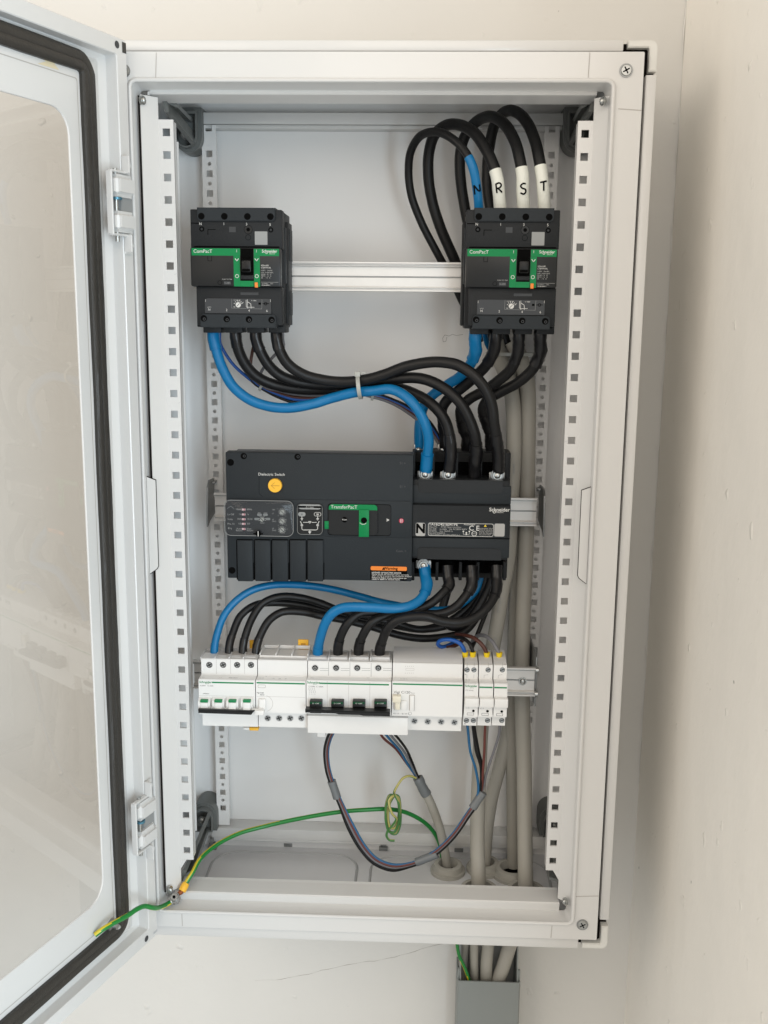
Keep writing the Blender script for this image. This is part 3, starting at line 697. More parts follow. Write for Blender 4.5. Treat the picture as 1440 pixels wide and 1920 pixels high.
def T(mb, s_, x, y, size, m='print', al='LEFT', cr=None, yy=None, **k):
    p = (cr or c1)(x, y); mb.text(s_, p[0], p[1], (yf if yy is None else yy)-0.1, size, m, al, **k)
T(q, 'ComPacT', 142, 650, 5.6, bold=.03); T(q, 'Schneider', 945, 648, 4.8, bold=.09, squash=.95); T(q, 'Electric', 1035, 668, 2.0, squash=1.1)
p = c1(1000, 652); q.disc(p[0], p[1], yf-.1, 1.3, 'print', 14, r0=.8)
for x in (650, 882): T(q, 'I', x, 646, 4.6, al='CENTER'); p = c1(x+4, 925); q.disc(p[0], p[1], yf-.12, 2.2, 'print', 20, r0=1.6)
for x in (652, 884):
    p = c1(x, 735); q.line([(p[0]-1.9, p[1]+1.4), (p[0], p[1]-1.2), (p[0]+1.9, p[1]+1.4)], yf-.12, .9, 'print')
q.line([c1(310, 690), c1(312, 745), c1(355, 747), c1(356, 690)], yf-.1, .5, 'deep')
T(q, 'PUSH TO TRIP', 480, 968, 1.9, 'midprint'); GR(q, 500, 985, 580, 1025, 'plate', .04); T(q, 'Ue 690V', 506, 1012, 2.0, 'dimprint'); p = c1(452, 1002); q.disc(p[0], p[1], yf-.15, 2.6, 'deep', 18, r0=2.2)
for k, (s_, y) in enumerate((('NSXm160E', 808), ('C12E4TM160L', 834), ('Ui 800V     Uimp 8kV', 864), ('Ue(V)   lcu(kA) lcs(kA)', 888), ('220/240 ~  25    25', 910), ('380/415 ~  16    16', 930), ('500     ~  10    10', 952))):
    T(q, s_, 935, y, 2.5 if k < 2 else 2.0, 'print' if k < 2 else 'midprint', squash=.78)
T(q, 'Ics=100%Icu      50Hz', 945, 1018, 1.9, 'midprint', squash=.8); T(q, 'IEC/EN 60947-2', 945, 1038, 1.9, 'print', squash=.8); q.line([c1(935, 995), c1(1140, 998)], yf-.1, .25, 'midprint')
q.build('front_cover', mccb)
q = MB()
a = r4(696, 690, 850, 965); q.box(a[0]+1, a[1]-1, YM-9, YM+1, a[2]+8, a[3]-3, 'deep', 1.2); q.box(a[0]+2, a[1]-2, YM-10.5, YM-6, a[2]+8, a[3]-5, 'knob', 1.5); q.box(a[0]+3, a[1]-3, YM-11.2, YM-9, a[2]+9, a[2]+12, 'deep', .5)
q.box(a[0], a[1], YM-4.2, YM, a[2], a[2]+5, 'device', .8); q.build('toggle', mccb)
q = MB(); a = r4(862, 998, 900, 1060); q.box(a[0], a[1], YM-4.5, YM, a[2], a[3], 'orange', .6); q.build('trip_flag', mccb)
for (x0, y0, x1, y1, top) in ((183, 118, 1105, 282, True), (222, 1368, 1118, 1535, False)):
    q = MB(); a = r4(x0, y0, x1, y1, c); yy = YM-1
    cr4 = (1, 1, 0, 0) if top else (0, 0, 1, 1)
    q.poly(rrect(a[0], a[1], a[2], a[3], 5, 5, cr4), 'y', yy, 30, 'device2', .8)
    hs = ((237, 222), (507, 224), (777, 226), (1047, 228)) if top else ((266, 1420), (534, 1428), (795, 1433), (1060, 1438))
    for (x, y) in hs:
        p = c(x, y); q.disc(p[0], p[1], yy-.15, 3.9, 'deep', 20)
        if not top: q.disc(p[0]+.6, p[1]-.8, yy-.2, 1.8, 'plate', 10, r0=1.1)
    q.build('terminal_cover', mccb)
q = MB()
cu = crop(340, 370, 6.26, YM+2.4); yy = YM+2.3
T(q, 'N', 225, 325, 4.2, cr=cu, yy=yy, al='CENTER'); T(q, '1', 500, 326, 4.2, cr=cu, yy=yy, al='CENTER'); T(q, '3', 766, 330, 4.2, cr=cu, yy=yy, al='CENTER'); T(q, '5', 1042, 334, 4.2, cr=cu, yy=yy, al='CENTER')
for (x, y) in ((240, 372), (1050, 382)): p = cu(x, y); q.disc(p[0], p[1], yy-.1, 3.0, 'deep', 18, r0=1.7); q.disc(p[0], p[1], yy-.12, .8, 'plate', 10)
p = cu(785, 378); q.disc(p[0], p[1], yy-.1, 5, 'smooth', 20); q.disc(p[0], p[1], yy-.12, 5.1, 'deep', 20, r0=4.7); q.disc(p[0], p[1], yy-.14, 2.2, 'deep', 14); p = cu(785, 470); q.disc(p[0], p[1], yy-.1, 3.3, 'deep', 16, r0=2.9)
a = r4(560, 345, 640, 410, cu); q.rect(a[0], a[1], a[2], a[3], yy-.1, 'plate'); q.line([cu(400, 384), cu(560, 386)], yy-.14, .8, 'device'); q.line([cu(312, 440), cu(312, 378), cu(400, 378)], yy-.14, .7, 'deep')
q.line([cu(115, 302), cu(205, 305)], yy-.1, 1.0, 'deep')
a = r4(150, 570, 1150, 592, cu); q.rect(a[0], a[1], a[2], a[3], yy-.1, 'deep')
a = r4(862, 400, 1012, 558, cu); q.poly(rrect(a[0], a[1], a[2], a[3], .6, 2), 'y', yy-.5, yy, 'dimprint')      # blank where the square code label is
q.build('upper_markings', mccb)
q = MB(); cl = crop(340, 370, 6.26, YM+3); yy = YM+2.2
a = r4(275, 1185, 1055, 1368, cl); q.poly(rrect(a[0], a[1], a[2], a[3], 4, 5, (0, 0, 1, 1)), 'y', yy, YM+6, 'plate', .3)
yl = yy-.12; cl = crop(340, 370, 6.26, yl)
for s_, x, y in (('N', 328, 1330), ('2', 532, 1335), ('4', 795, 1342), ('6', 1005, 1345)): T(q, s_, x, y, 3.8, cr=cl, yy=yl, al='CENTER')
T(q, 'AP021', 330, 1296, 1.9, 'midprint', 'CENTER', cr=cl, yy=yl)
p = cl(668, 1262); q.disc(p[0], p[1], yl-.1, 3.1, 'print', 20); q.line([(p[0]-1.6, p[1]-1.6), (p[0]+1.6, p[1]+1.6)], yl-.2, .6, 'plate')
for k in range(6): aa = math.radians(20+k*28); q.line([(p[0]+4.0*math.cos(aa), p[1]+4.0*math.sin(aa)), (p[0]+5.4*math.cos(aa), p[1]+5.4*math.sin(aa))], yl-.1, .5, 'print')
for s_, x, y in (('112 128 144', 610, 1212), ('160', 706, 1240), ('100', 608, 1292)): T(q, s_, x, y, 1.7, cr=cl, yy=yl)
q.line([cl(775, 1200), cl(775, 1290), cl(855, 1290)], yl-.1, .5, 'print'); q.line([cl(760, 1205), cl(762, 1282), cl(780, 1300)], yl-.1, .5, 'print'); q.line([cl(775, 1225), cl(815, 1250), cl(820, 1300)], yl-.1, .6, 'print')
T(q, 'Ir 160A', 822, 1218, 2.0, cr=cl, yy=yl); GR(q, 905, 1235, 935, 1260, 'deep', .1, cl, yl); q.line([cl(592, 1195), cl(592, 1300), cl(945, 1310), cl(947, 1200)], yl-.05, .25, 'dimprint')
p = cl(990, 1248); q.disc(p[0], p[1], yl-.1, 2, 'deep', 14, r0=1.3); q.line([cl(955, 1248), cl(1030, 1248)], yl-.1, .7, 'deep')
for x in (284, 1045): q.line([cl(x, 1200), cl(x, 1225)], yl-.1, .6, 'midprint')
q.build('setting_plate', mccb)
q = MB(); a = r4(695, 1115, 905, 1148, crop(340, 370, 6.26, YM+4)); q.box(a[0], a[1], YM+3.6, YM+5, a[2], a[3], 'plate'); q.build('blank_label', mccb)
for (x0, x1) in ((268, 478), (522, 728), (778, 982), (1028, 1232)):
    q = MB(); a = r4(x0, 1535, x1, 1590, crop(340, 370, 6.26, 36)); q.box(a[0], a[1], 30, 62, a[2], a[3]+6, 'device', 1.0); q.build('cable_inlet', mccb)
# the second one
c_r = at(876.5, 470, YM-3); c_l = at(359, 470, YM-3)
m2 = copy_tree(mccb); m2.location.x += (c_r.x-c_l.x)*K; m2.location.z += (at(900, 392, YM).z-at(385, 392, YM).z)*K*0+0.0*K
DXM = c_r.x-c_l.x
m2['label'] = 'black moulded case breaker under the taped cables marked N R S T'
# right one sits where its own top edge is seen
zl, zr_ = at(500, 391, YM-1).z, at(1000, 391, YM-1).z
m2.location.z += (zr_-zl-0.0)*K*0.85

# ------------------------------------------------------------------ transfer switch
YA = 34.0
ca = crop(400, 820, 3.789, YA)
ats = thing('transfer_switch', (-80, 140, at(600, 1088, YA).z), 'wide dark grey transfer switch with yellow round button and clear control window', 'transfer switch')
def ra(x0, y0, x1, y1, Y=YA, cr=None):
    k = crop(400, 820, 3.789, Y); p = k(x0, y0); r = k(x1, y1); return (p[0], r[0], r[1], p[1])
A0 = ra(85, 100, 1408, 1030)
q = MB(); q.box(A0[0], A0[1], YA, YA+20, A0[2]+1, A0[3]-1.0, 'device2', 1.0); q.box(A0[0]+6, A0[1]-1, YA+18, 128, A0[2]+10, A0[3]-28, 'device2', 1.4)
q.box(A0[0]+11, A0[1], YA+7, YA+27, A0[3]-24, A0[3]-.2, 'plate', .8)  # lighter grey paints in the light caught by the top face
a = ra(85, 432, 1408, 715); q.box(A0[0]+.5, A0[1]-1.2, YA-1.0, YA+4, a[2], a[3], 'device2', .6)
yy = YA-.12
for (x, y, r) in ((122, 178, 4.4), (216, 133, 4), (598, 138, 4), (133, 945, 4.4)):
    p = ca(x, y); q.disc(p[0], p[1], yy, r, 'deep', 22); 
    if r < 4.2: q.disc(p[0]+.8, p[1], yy-.05, 1.8, 'plate', 10, r0=1.1)
T(q, 'Dielectric Switch', 414, 272, 5.0, cr=ca, yy=yy, al='CENTER', squash=.98)
q.line([ca(345, 250), ca(325, 262), ca(325, 400), ca(350, 420)], yy, .35, 'deep')
for s_, x, y in (('S1 ▸', 1345, 192), ('S1 ▸', 1345, 358), ('Com. ▸', 1335, 815)): T(q, s_.replace('▸', '>'), x, y, 4.2, 'darkprint', 'CENTER', cr=ca, yy=yy)
q.build('body', ats)
for (x0, x1) in ((170, 284), (295, 408), (418, 532), (545, 658), (669, 781)):
    q = MB(); a = ra(x0, 728, x1, 1022); q.box(a[0], a[1], YA-2.2, YA+4, a[2], a[3], 'device2', 1.0)
    q.line([(a[0]-.8, a[2]+2), (a[0]-.8, a[3]-1)], YA-.15, 1.3, 'deep'); q.line([(a[1]+.9, a[2]+2), (a[1]+.9, a[3]-30)], YA-.15, 1.1, 'deep'); q.line([(a[0], a[3]+.6), (a[1], a[3]+.6)], YA-1.15, 1.0, 'deep')
    q.build('slot_cover', ats)
q = MB(); p = ca(440, 340); q.cyl((p[0], YA-2, p[1]), 'y', 8.9, 4, 'yellow', seg=36, r2=8.5); yb = YA-4.1
q.line([(p[0]+5.6, p[1]), (p[0]-3.5, p[1])], yb, .7, 'dyellow'); q.line([(p[0]-.4, p[1]+3.8), (p[0]-4.6, p[1]), (p[0]-.6, p[1]-3.4)], yb, .6, 'dyellow'); q.build('dielectric_button', ats)
# controller under a clear lid
q = MB(); a = ra(85, 450, 562, 700, YA-4); q.poly(rrect(a[0], a[1], a[2], a[3], 6, 6), 'y', YA-4, YA+2, 'plate', .5)
yk = YA-4.15; ck = crop(400, 820, 3.789, yk)
rows = ((512, '', '10sec', '60Hz'), (547, 'Lv Off', '3s', '1s'), (581, 'Volts', '10/5', '15/10'), (614, 'Pha. N', '1Ø', '3Ø'), (650, '', 'Auto', 'Non'))
for (y, a1, b1_, c1_) in rows:
    T(q, a1, 100, y+6, 3.3, 'midprint', cr=ck, yy=yk); T(q, b1_, 200, y+5, 3.2, 'midprint', 'RIGHT', cr=ck, yy=yk); T(q, c1_, 237, y+5, 3.2, 'midprint', cr=ck, yy=yk)
    g4 = ra(203, y-7, 229, y+7, yk); q.box(g4[0], g4[1], yk-1.2, yk, g4[2], g4[3], 'pink', .4); q.line([(g4[1]-1.4, g4[2]), (g4[1]-1.4, g4[3])], yk-1.3, .8, 'red')
T(q, 'Return', 160, 667, 3, 'midprint', cr=ck, yy=yk); T(q, 'Return', 237, 667, 3, 'midprint', cr=ck, yy=yk)
q.line([ck(128, 655), ck(128, 645), ck(106, 645)], yk-.05, .5, 'midprint'); q.line([ck(112, 638), ck(104, 645), ck(112, 652)], yk-.05, .5, 'midprint')
p = ck(124, 500); q.line([ck(100, 505), ck(124, 488), ck(148, 510)], yk-.05, .4, 'dimprint')
for (x, y, r, nt, a0, da) in ((347, 583, 2.6, 7, 200, -36), (490, 530, 2.9, 12, -60, 30), (490, 595, 2.9, 12, -60, 30), (488, 657, 2.9, 12, -60, 30)):
    p = ck(x, y); q.cyl((p[0], yk-.8, p[1]), 'y', r, 2, 'tie', seg=18); q.line([(p[0]-r*.6, p[1]+r*.6), (p[0]+r*.6, p[1]-r*.6)], yk-1.9, .8, 'plate')
    for k in range(nt):
        aa = math.radians(a0+da*k); q.line([(p[0]+(r+.7)*math.cos(aa), p[1]+(r+.7)*math.sin(aa)), (p[0]+(r+1.9)*math.cos(aa), p[1]+(r+1.9)*math.sin(aa))], yk-.05, .45, 'print')
for (x, y) in ((328, 550), (370, 550), (308, 580), (388, 580)):
    p = ck(x, y); q.poly(rrect(p[0]-2.9, p[0]+2.9, p[1]-1.4, p[1]+1.4, 1.3, 4), 'y', yk-.3, yk, 'dimprint'); q.line([(p[0]-1.7, p[1]), (p[0]+1.7, p[1])], yk-.4, .4, 'plate')
for s_, x, y in (('gen', 326, 540), ('auto', 371, 540), ('hand', 348, 612), ('Asl', 428, 518), ('t1', 424, 545), ('(sec)', 432, 600), ('t2', 424, 588), ('(sec)', 432, 664), ('t3', 424, 652)): T(q, s_, x, y, 2.6, 'midprint', 'CENTER', cr=ck, yy=yk)
for (x, y) in ((515, 500), (455, 512), (528, 535), (515, 565), (520, 590), (462, 560), (518, 628), (524, 655), (462, 630), (470, 680), (505, 682)): T(q, str((x*7+y) % 9), x, y, 2.2, 'midprint', 'CENTER', cr=ck, yy=yk)
ctl = q.build('controller', ats)
q = MB(); a = ra(75, 444, 570, 706, YA-12); ro = rrect(a[0], a[1], a[2], a[3], 8, 6); ri = rrect(a[0]+1.5, a[1]-1.5, a[2]+1.5, a[3]-1.5, 7, 6)
b2 = bmesh.new(); A_ = [b2.verts.new((p[0], YA-11, p[1])) for p in ro]; B_ = [b2.verts.new((p[0], YA-12, p[1])) for p in ri]; C_ = [b2.verts.new((p[0], YA-1.4, p[1])) for p in ro]
n = len(ro)
for i in range(n): j = (i+1) % n; b2.faces.new((A_[i], A_[j], B_[j], B_[i])); b2.faces.new((C_[i], C_[j], A_[j], A_[i]))
b2.faces.new(B_); bmesh.ops.recalc_face_normals(b2, faces=b2.faces); q._merge(b2, 'cover')
q.frame([(p[0], p[1]) for p in ro], [(p[0], p[1]) for p in rrect(a[0]+.55, a[1]-.55, a[2]+.55, a[3]-.55, 7.5, 6)], YA-12.3, YA-11.2, 'dimprint')  # pale ring painted as the bright edge highlight of the lid
p = crop(400, 820, 3.789, YA-12)(320, 683)
q.cyl((p[0], YA-9, p[1]), 'y', 3.2, 8, 'cover', seg=14)
q.build('clear_lid', ats)
q = MB(); q.cyl((p[0], YA-13, p[1]), 'y', 3.6, 1.5, 'deep', seg=16); q.line([(p[0]-5.5, p[1]), (p[0]+5.5, p[1])], YA-13.9, 1.6, 'deep'); q.line([(p[0], p[1]-3), (p[0], p[1]+3)], YA-14, .9, 'print'); q.build('lid_screw', ats)
# mimic panel
q = MB(); a = ra(590, 468, 780, 697, YA-3); q.poly(rrect(a[0], a[1], a[2], a[3], 6, 6), 'y', YA-3, YA+2, 'smooth', .6)
ym = YA-3.15; cm = crop(400, 820, 3.789, ym)
q.frame(rrect(a[0]+.8, a[1]-.8, a[2]+.8, a[3]-.8, 5.4, 6), rrect(a[0]+1.2, a[1]-1.2, a[2]+1.2, a[3]-1.2, 5, 6), ym-.1, ym+.1, 'dimprint')
a = ra(600, 474, 770, 514, ym); q.poly(rrect(a[0], a[1], a[2], a[3], 4.5, 6), 'y', ym-.5, ym, 'plate'); q.poly(rrect(a[0]+.3, a[1]-.3, a[2]+.3, a[3]-.3, 4.3, 6), 'y', ym-.6, ym-.4, 'dimprint'); T(q, 'A / test', 685, 501, 3.4, 'midprint', 'CENTER', cr=cm, yy=ym-.6)
for (x, m_) in ((629, 'dimprint'), (741, 'midprint')):
    p = cm(x, 546); q.poly(rrect(p[0]-4.6, p[0]+4.6, p[1]-2.7, p[1]+2.7, 2.5, 6), 'y', ym-.5, ym, m_)
    if x > 700: q.poly(rrect(p[0]-3.8, p[0]+3.8, p[1]-2, p[1]+2, 1.9, 6), 'y', ym-.6, ym, 'smooth'); T(q, 'SII', x, 553, 3.2, 'print', 'CENTER', cr=cm, yy=ym-.7, bold=.08)
    else: T(q, 'SI', x, 553, 3.2, 'plate', 'CENTER', cr=cm, yy=ym-.7)
for x, sgn in ((629, 1), (741, -1)):
    q.line([cm(x, 562), cm(x, 590)], ym, .8, 'print'); q.line([cm(x-7, 577), cm(x, 588), cm(x+7, 577)], ym, .7, 'print')
    q.line([cm(x, 620), cm(x-10*sgn, 598)], ym, .8, 'print'); p = cm(x, 624); q.disc(p[0], p[1], ym-.05, 1.7, 'midprint', 14)
    q.line([cm(x, 636), cm(x, 652)]+([cm(x+10, 658)] if sgn > 0 else [cm(x-10, 658)]), ym, .8, 'print')
q.line([cm(639, 658), cm(731, 658)], ym, .8, 'print'); q.line([cm(685, 660), cm(685, 685)], ym, .8, 'print')
for (x, y) in ((685, 604), (685, 676)): q.line([cm(x-9, y-7), cm(x+9, y-7), cm(x, y+8)], ym-.02, .7, 'print', True)
for k in range(4): q.line([cm(640+k*10, 604), cm(645+k*10, 604)], ym, .7, 'print'); q.line([cm(700+k*9, 604), cm(705+k*9, 604)], ym, .7, 'print')
q.build('mimic_panel', ats)
# sliding manual handle cover with green lever
q = MB(); a = ra(812, 470, 1262, 702, YA-1.2); q.poly(rrect(a[0], a[1], a[2], a[3], 4, 5), 'y', YA-1.4, YA+1, 'deep', .2); a = ra(814, 474, 1260, 698, YA-1.7); q.poly(rrect(a[0], a[1], a[2], a[3], 4, 5), 'y', YA-1.8, YA+1, 'device', .3)
a = ra(820, 473, 1165, 698, YA-4.5); q.poly(rrect(a[0], a[1], a[2], a[3], 5, 5), 'y', YA-4.5, YA+1, 'smooth', .6)
yg = YA-4.65; cg = crop(400, 820, 3.789, yg); a = ra(820, 474, 1165, 519, yg); q.poly(rrect(a[0], a[1], a[2], a[3], 4.6, 5, (0, 0, 1, 1)), 'y', yg-.25, yg, 'green')
T(q, 'TransferPacT', 834, 504, 6.2, cr=cg, yy=yg-.3); p = cg(932, 585); q.cyl((p[0], yg-.2, p[1]), 'y', 3.5, 1.2, 'deep', seg=22); T(q, 'Auto', 932, 588, 3.0, 'print', 'CENTER', cr=cg, yy=yg-.9)
T(q, '>', 1240, 597, 6, 'print', 'CENTER', cr=ca, yy=YA-1.95, bold=.25)
a = ra(790, 594, 815, 650, YA-1.4); q.box(a[0], a[1]+2, YA-2.6, YA, a[2], a[3], 'green', .6)
hc = q.build('handle_cover', ats)
q = MB(); a = ra(1034, 514, 1106, 708, YA-6); q.box(a[0], a[1], YA-7.2, YA-4.8, a[2], a[3], 'green', .8); p = crop(400, 820, 3.789, YA-7.2)(1070, 590); q.disc(p[0], p[1], YA-7.35, 3.9, 'deep', 22)
q.disc(p[0]-1, p[1], YA-7.3, 5.4, 'print', 10, r0=4.8, a0=215, a1=320); q.build('green_lever', hc)
q = MB(); p = ca(1336, 591); q.cyl((p[0], YA-1.4, p[1]), 'y', 3.1, 1.2, 'red', seg=20)
for dx in (-.9, .9): q.line([(p[0]+dx, p[1]-1.9), (p[0]+dx, p[1]+1.9)], YA-2.1, .8, 'pink')
q.build('position_flag', ats)
# warning label
q = MB(); a = ra(1116, 915, 1376, 1018, YA-.3); q.poly(rrect(a[0], a[1], a[2], a[3], 1.6, 3), 'y', YA-.3, YA, 'deep'); yw = YA-.35; cw = crop(400, 820, 3.789, yw)
a = ra(1118, 915, 1375, 949, yw); q.poly(rrect(a[0], a[1], a[2], a[3], 1.6, 3), 'y', yw-.1, yw, 'orange')
T(q, 'Warning', 1260, 940, 5.0, 'deep', 'CENTER', cr=cw, yy=yw-.1, bold=.12); b2 = bmesh.new(); b2.faces.new([b2.verts.new((*[cw(x, y)[0]], yw-.2, cw(x, y)[1])) for x, y in ((1198, 941), (1219, 941), (1208, 923))]); q._merge(b2, 'deep')
for s_, y, bo in (('HAZARD OF ELECTRIC SHOCK', 965, .1), ('Please install the terminal cover correctly', 977, 0), ('after wiring to ensure the insulation distance', 988, 0), ('Failure to follow these instructions can', 1001, .06), ('result in death or serious injury', 1012, .06)):
    T(q, s_, 1126, y, 2.75, 'print', cr=cw, yy=yw-.1, squash=1.02 if bo < .1 else .98, bold=bo*.6)
q.build('warning_label', ats)
# switch unit on the right
YB = 38.0
cb = crop(740, 820, 4.8, YB)
def rb(x0, y0, x1, y1, Y=YB):
    k = crop(740, 820, 4.8, Y); p = k(x0, y0); r = k(x1, y1); return (p[0], r[0], r[1], p[1])
q = MB(); a = rb(165, 372, 1030, 1115); q.box(a[0], a[1]-2, YB+1, 118, a[2]+1, a[3]-1, 'device', 1.6)
m_ = rb(165, 592, 1030, 915); q.poly([(YB, m_[3]), (YB-3, m_[3]-2), (YB-3, m_[2]+2), (YB, m_[2]), (YB+4, m_[2]), (YB+4, m_[3])], 'x', a[0]+.6, a[1]-.6, 'device')
q.box(a[0]+.3, a[1]-.3, YB, YB+8, m_[3]+.3, a[3]-8, 'device2', .8); q.box(a[0]+.3, a[1]-.3, YB, YB+8, a[2]+4, m_[2]-.3, 'device2', .8)
back_ = rb(170, 130, 1010, 1275, 90); q.box(back_[0], back_[1], 92, 134, back_[2], back_[3], 'device', 1.2)
q.build('switch_body', ats)
for (x0, y0, x1, y1, up) in ((212, 378, 972, 512, 1), (206, 988, 958, 1110, 0)):
    q = MB(); a = rb(x0, y0, x1, y1, YB-1); q.poly(rrect(a[0], a[1], a[2], a[3], 5, 5, (1, 1, 0, 0) if up else (0, 0, 1, 1)), 'y', YB-1.4, YB+6, 'smooth', .8); q.build('terminal_shroud', ats)
# comb of phase barriers above and below
for (xs_, y0, y1, up) in (((172, 345, 555, 770, 1000), 130, 375, 1), ((165, 380, 590, 745, 985), 1110, 1275, 0)):
    q = MB()
    for x in xs_: a = rb(x-12, y0, x+12, y1, 70); q.box(a[0], a[1], 62, 100, a[2], a[3], 'device', .8)
    for x0, x1 in zip(xs_, xs_[1:]): a = rb(x0, (y0+y1)/2-20 if up else y0, x1, y1 if up else (y0+y1)/2+40, 80); q.box(a[0], a[1], 84, 100, a[2], a[3], 'deep', .5)
    q.build('phase_barrier', ats)
q = MB(); yn = YB-3.1; cn = crop(740, 820, 4.8, yn)
def rn(x0, y0, x1, y1): p = cn(x0, y0); r = cn(x1, y1); return (p[0], r[0], r[1], p[1])
T(q, 'Schneider', 850, 665, 6.6, cr=cn, yy=yn, bold=.10, squash=.98); T(q, 'Electric', 915, 680, 3.0, cr=cn, yy=yn); p = cn(897, 671); q.disc(p[0], p[1], yn-.12, 1.9, 'print', 14, r0=1.2)
a = rn(183, 757, 1002, 903); q.poly(rrect(a[0], a[1], a[2], a[3], 2, 4), 'y', yn-.15, yn+.2, 'device2')
a = rn(190, 768, 275, 888); q.poly(rrect(a[0], a[1], a[2], a[3], 2, 4), 'y', yn-.4, yn, 'midprint'); T(q, 'N', 232, 858, 16.5, 'deep', 'CENTER', cr=cn, yy=yn-.45, bold=.7, squash=.95)
a = rn(302, 768, 888, 895); q.frame(rrect(a[0], a[1], a[2], a[3], 2.5, 4), rrect(a[0]+.5, a[1]-.5, a[2]+.5, a[3]-.5, 2.2, 4), yn-.4, yn, 'print')
a = rn(752, 775, 880, 888); q.rect(a[0], a[1], a[2], a[3], yn-.3, 'device')
y2 = yn-.35
T(q, 'TA16D4S1604TPE', 308, 792, 4.8, cr=cn, yy=y2, bold=.05); T(q, 'Automatic', 622, 790, 3.4, cr=cn, yy=y2)
for s_, x, y, z_ in (('Class PC', 308, 812, 3.2), ('ATSE Open transition', 415, 812, 3.2), ('AC-33B', 308, 830, 3.2), ('In:160A', 405, 832, 3.2), ('Ue AC380V-440V', 490, 832, 3.4), ('50/60Hz', 308, 847, 3.2), ('Icw 10kA/0.1s', 405, 849, 3.2), ('No.22272460012', 308, 866, 3.2), ('GB/T14048.11 IEC/EN 60947-6-1', 308, 882, 3.2)):
    T(q, s_, x, y, z_*.9, 'midprint', cr=cn, yy=y2, squash=1.0)
T(q, 'C E', 715, 838, 9, 'print', 'CENTER', cr=cn, yy=y2, bold=.08); p = cn(716, 866); q.disc(p[0], p[1], y2-.1, 3.4, 'print', 18, r0=2.7); T(q, 'CCC', 716, 871, 2.6, 'print', 'CENTER', cr=cn, yy=y2)
q.line([cn(618, 850), cn(618, 872), cn(672, 872), cn(672, 850)], y2, .4, 'print')
for (x, y) in ((618, 846), (672, 846), (645, 858), (645, 872)): p = cn(x, y); q.disc(p[0], p[1], y2-.1, 1.0, 'print', 10)
b2 = bmesh.new(); b2.faces.new([b2.verts.new((cn(x, y)[0], y2-.05, cn(x, y)[1])) for x, y in ((803, 804), (828, 804), (816, 784))]); q._merge(b2, 'ferrule')
for s_, y in (('Assemblies failure', 824), ('Meta fe batterie', 838), ('wrong detected', 852), ('bad use damage', 866), ('the controller', 880)): T(q, s_, 758, y, 2.6, 'midprint', cr=cn, yy=y2, squash=1.0)
a = rn(898, 776, 988, 893); q.poly(rrect(a[0], a[1], a[2], a[3], 2, 4), 'y', yn-.4, yn, 'midprint')
q.build('name_plate', ats)
# terminal bolts with lugs
for (x, y, dz) in ((797, 888, 1), (840, 889, 1), (932, 890, 1), (794, 1058, -1)):
    p = at(x, y, 52); q = MB(); q.box(p.x-10, p.x+10, 53, 57, p.z-6, p.z+(3 if dz > 0 else 5), 'dzinc', 1.2); q.cyl((p.x, 50, p.z), 'y', 8, 4, 'dzinc', seg=20, bev=.6); q.cyl((p.x, 46.5, p.z), 'y', 5.5, 4, 'zinc', seg=18); q.sph((p.x, 44.5, p.z), 4, 'zinc', (1, .5, 1)); q.build('terminal_bolt', ats)
for (x, y) in ((787, 842), (832, 842), (895, 843)):
    p = at(x-2, y, 118); q = MB(); q.box(p.x-6, p.x+6, 112, 116, p.z-4, p.z+7, 'zinc', 1); q.sph((p.x, 111, p.z), 4, 'zinc'); q.build('rear_terminal_bolt', ats)

# ------------------------------------------------------------------ white modular devices
def P1(x, y): return (360+x/6.0, 1190+y/6.0)
def P2(x, y): return (570+x/6.545, 1190+y/6.545)
def P3(x, y): return (780+x/5.54, 1160+y/5.54)
YN = -13.0         # nose plane
YS = 5.0           # shoulders
YT = 60.0
def XZ(p, Y): v = at(p[0], p[1], Y); return v.x, v.z
def modular(name, root_label, cat, group, px0, px1, yk):
    """px0, px1: left/right of the nose at mid height; yk: photo rows (top back, top front, shoulder, nose top, nose bottom, bottom)"""
    ytb, ytf, ysh, ynt, ynb, ybt = yk; pm = (px0+px1)/2
    x0 = at(px0, (ynt+ynb)/2, YN).x; x1 = at(px1, (ynt+ynb)/2, YN).x
    zt = at(pm, ytf, YS).z; zs = at(pm, ysh, YS).z; zn = at(pm, ynt, YN).z; zm = at(pm, ynb, YN).z; zb = at(pm, ybt, YS).z
    t = thing(name, ((x0+x1)/2, 58, zb), root_label, cat, group)
    q = MB(); g_ = .25
    prof = [(YS, zt), (YS, zs), (YN, zn), (YN, zm), (YS, zm-1.0), (YS, zb), (56, zb+3), (57, zt-2), (30, zt)]
    q.poly(prof, 'x', x0+g_, x1-g_, 'breaker'); 
    bmesh.ops.bevel(q.bm, geom=[e for e in q.bm.edges if abs(e.verts[0].co.x-e.verts[1].co.x) > 5], offset=.8, segments=2, affect='EDGES')
    return t, q, (x0, x1, zt, zs, zn, zm, zb)
def greenbar(q, x0, x1, z, m='greenline'): q.rect(x0, x1, z-.95, z+.95, YN-.12, m)

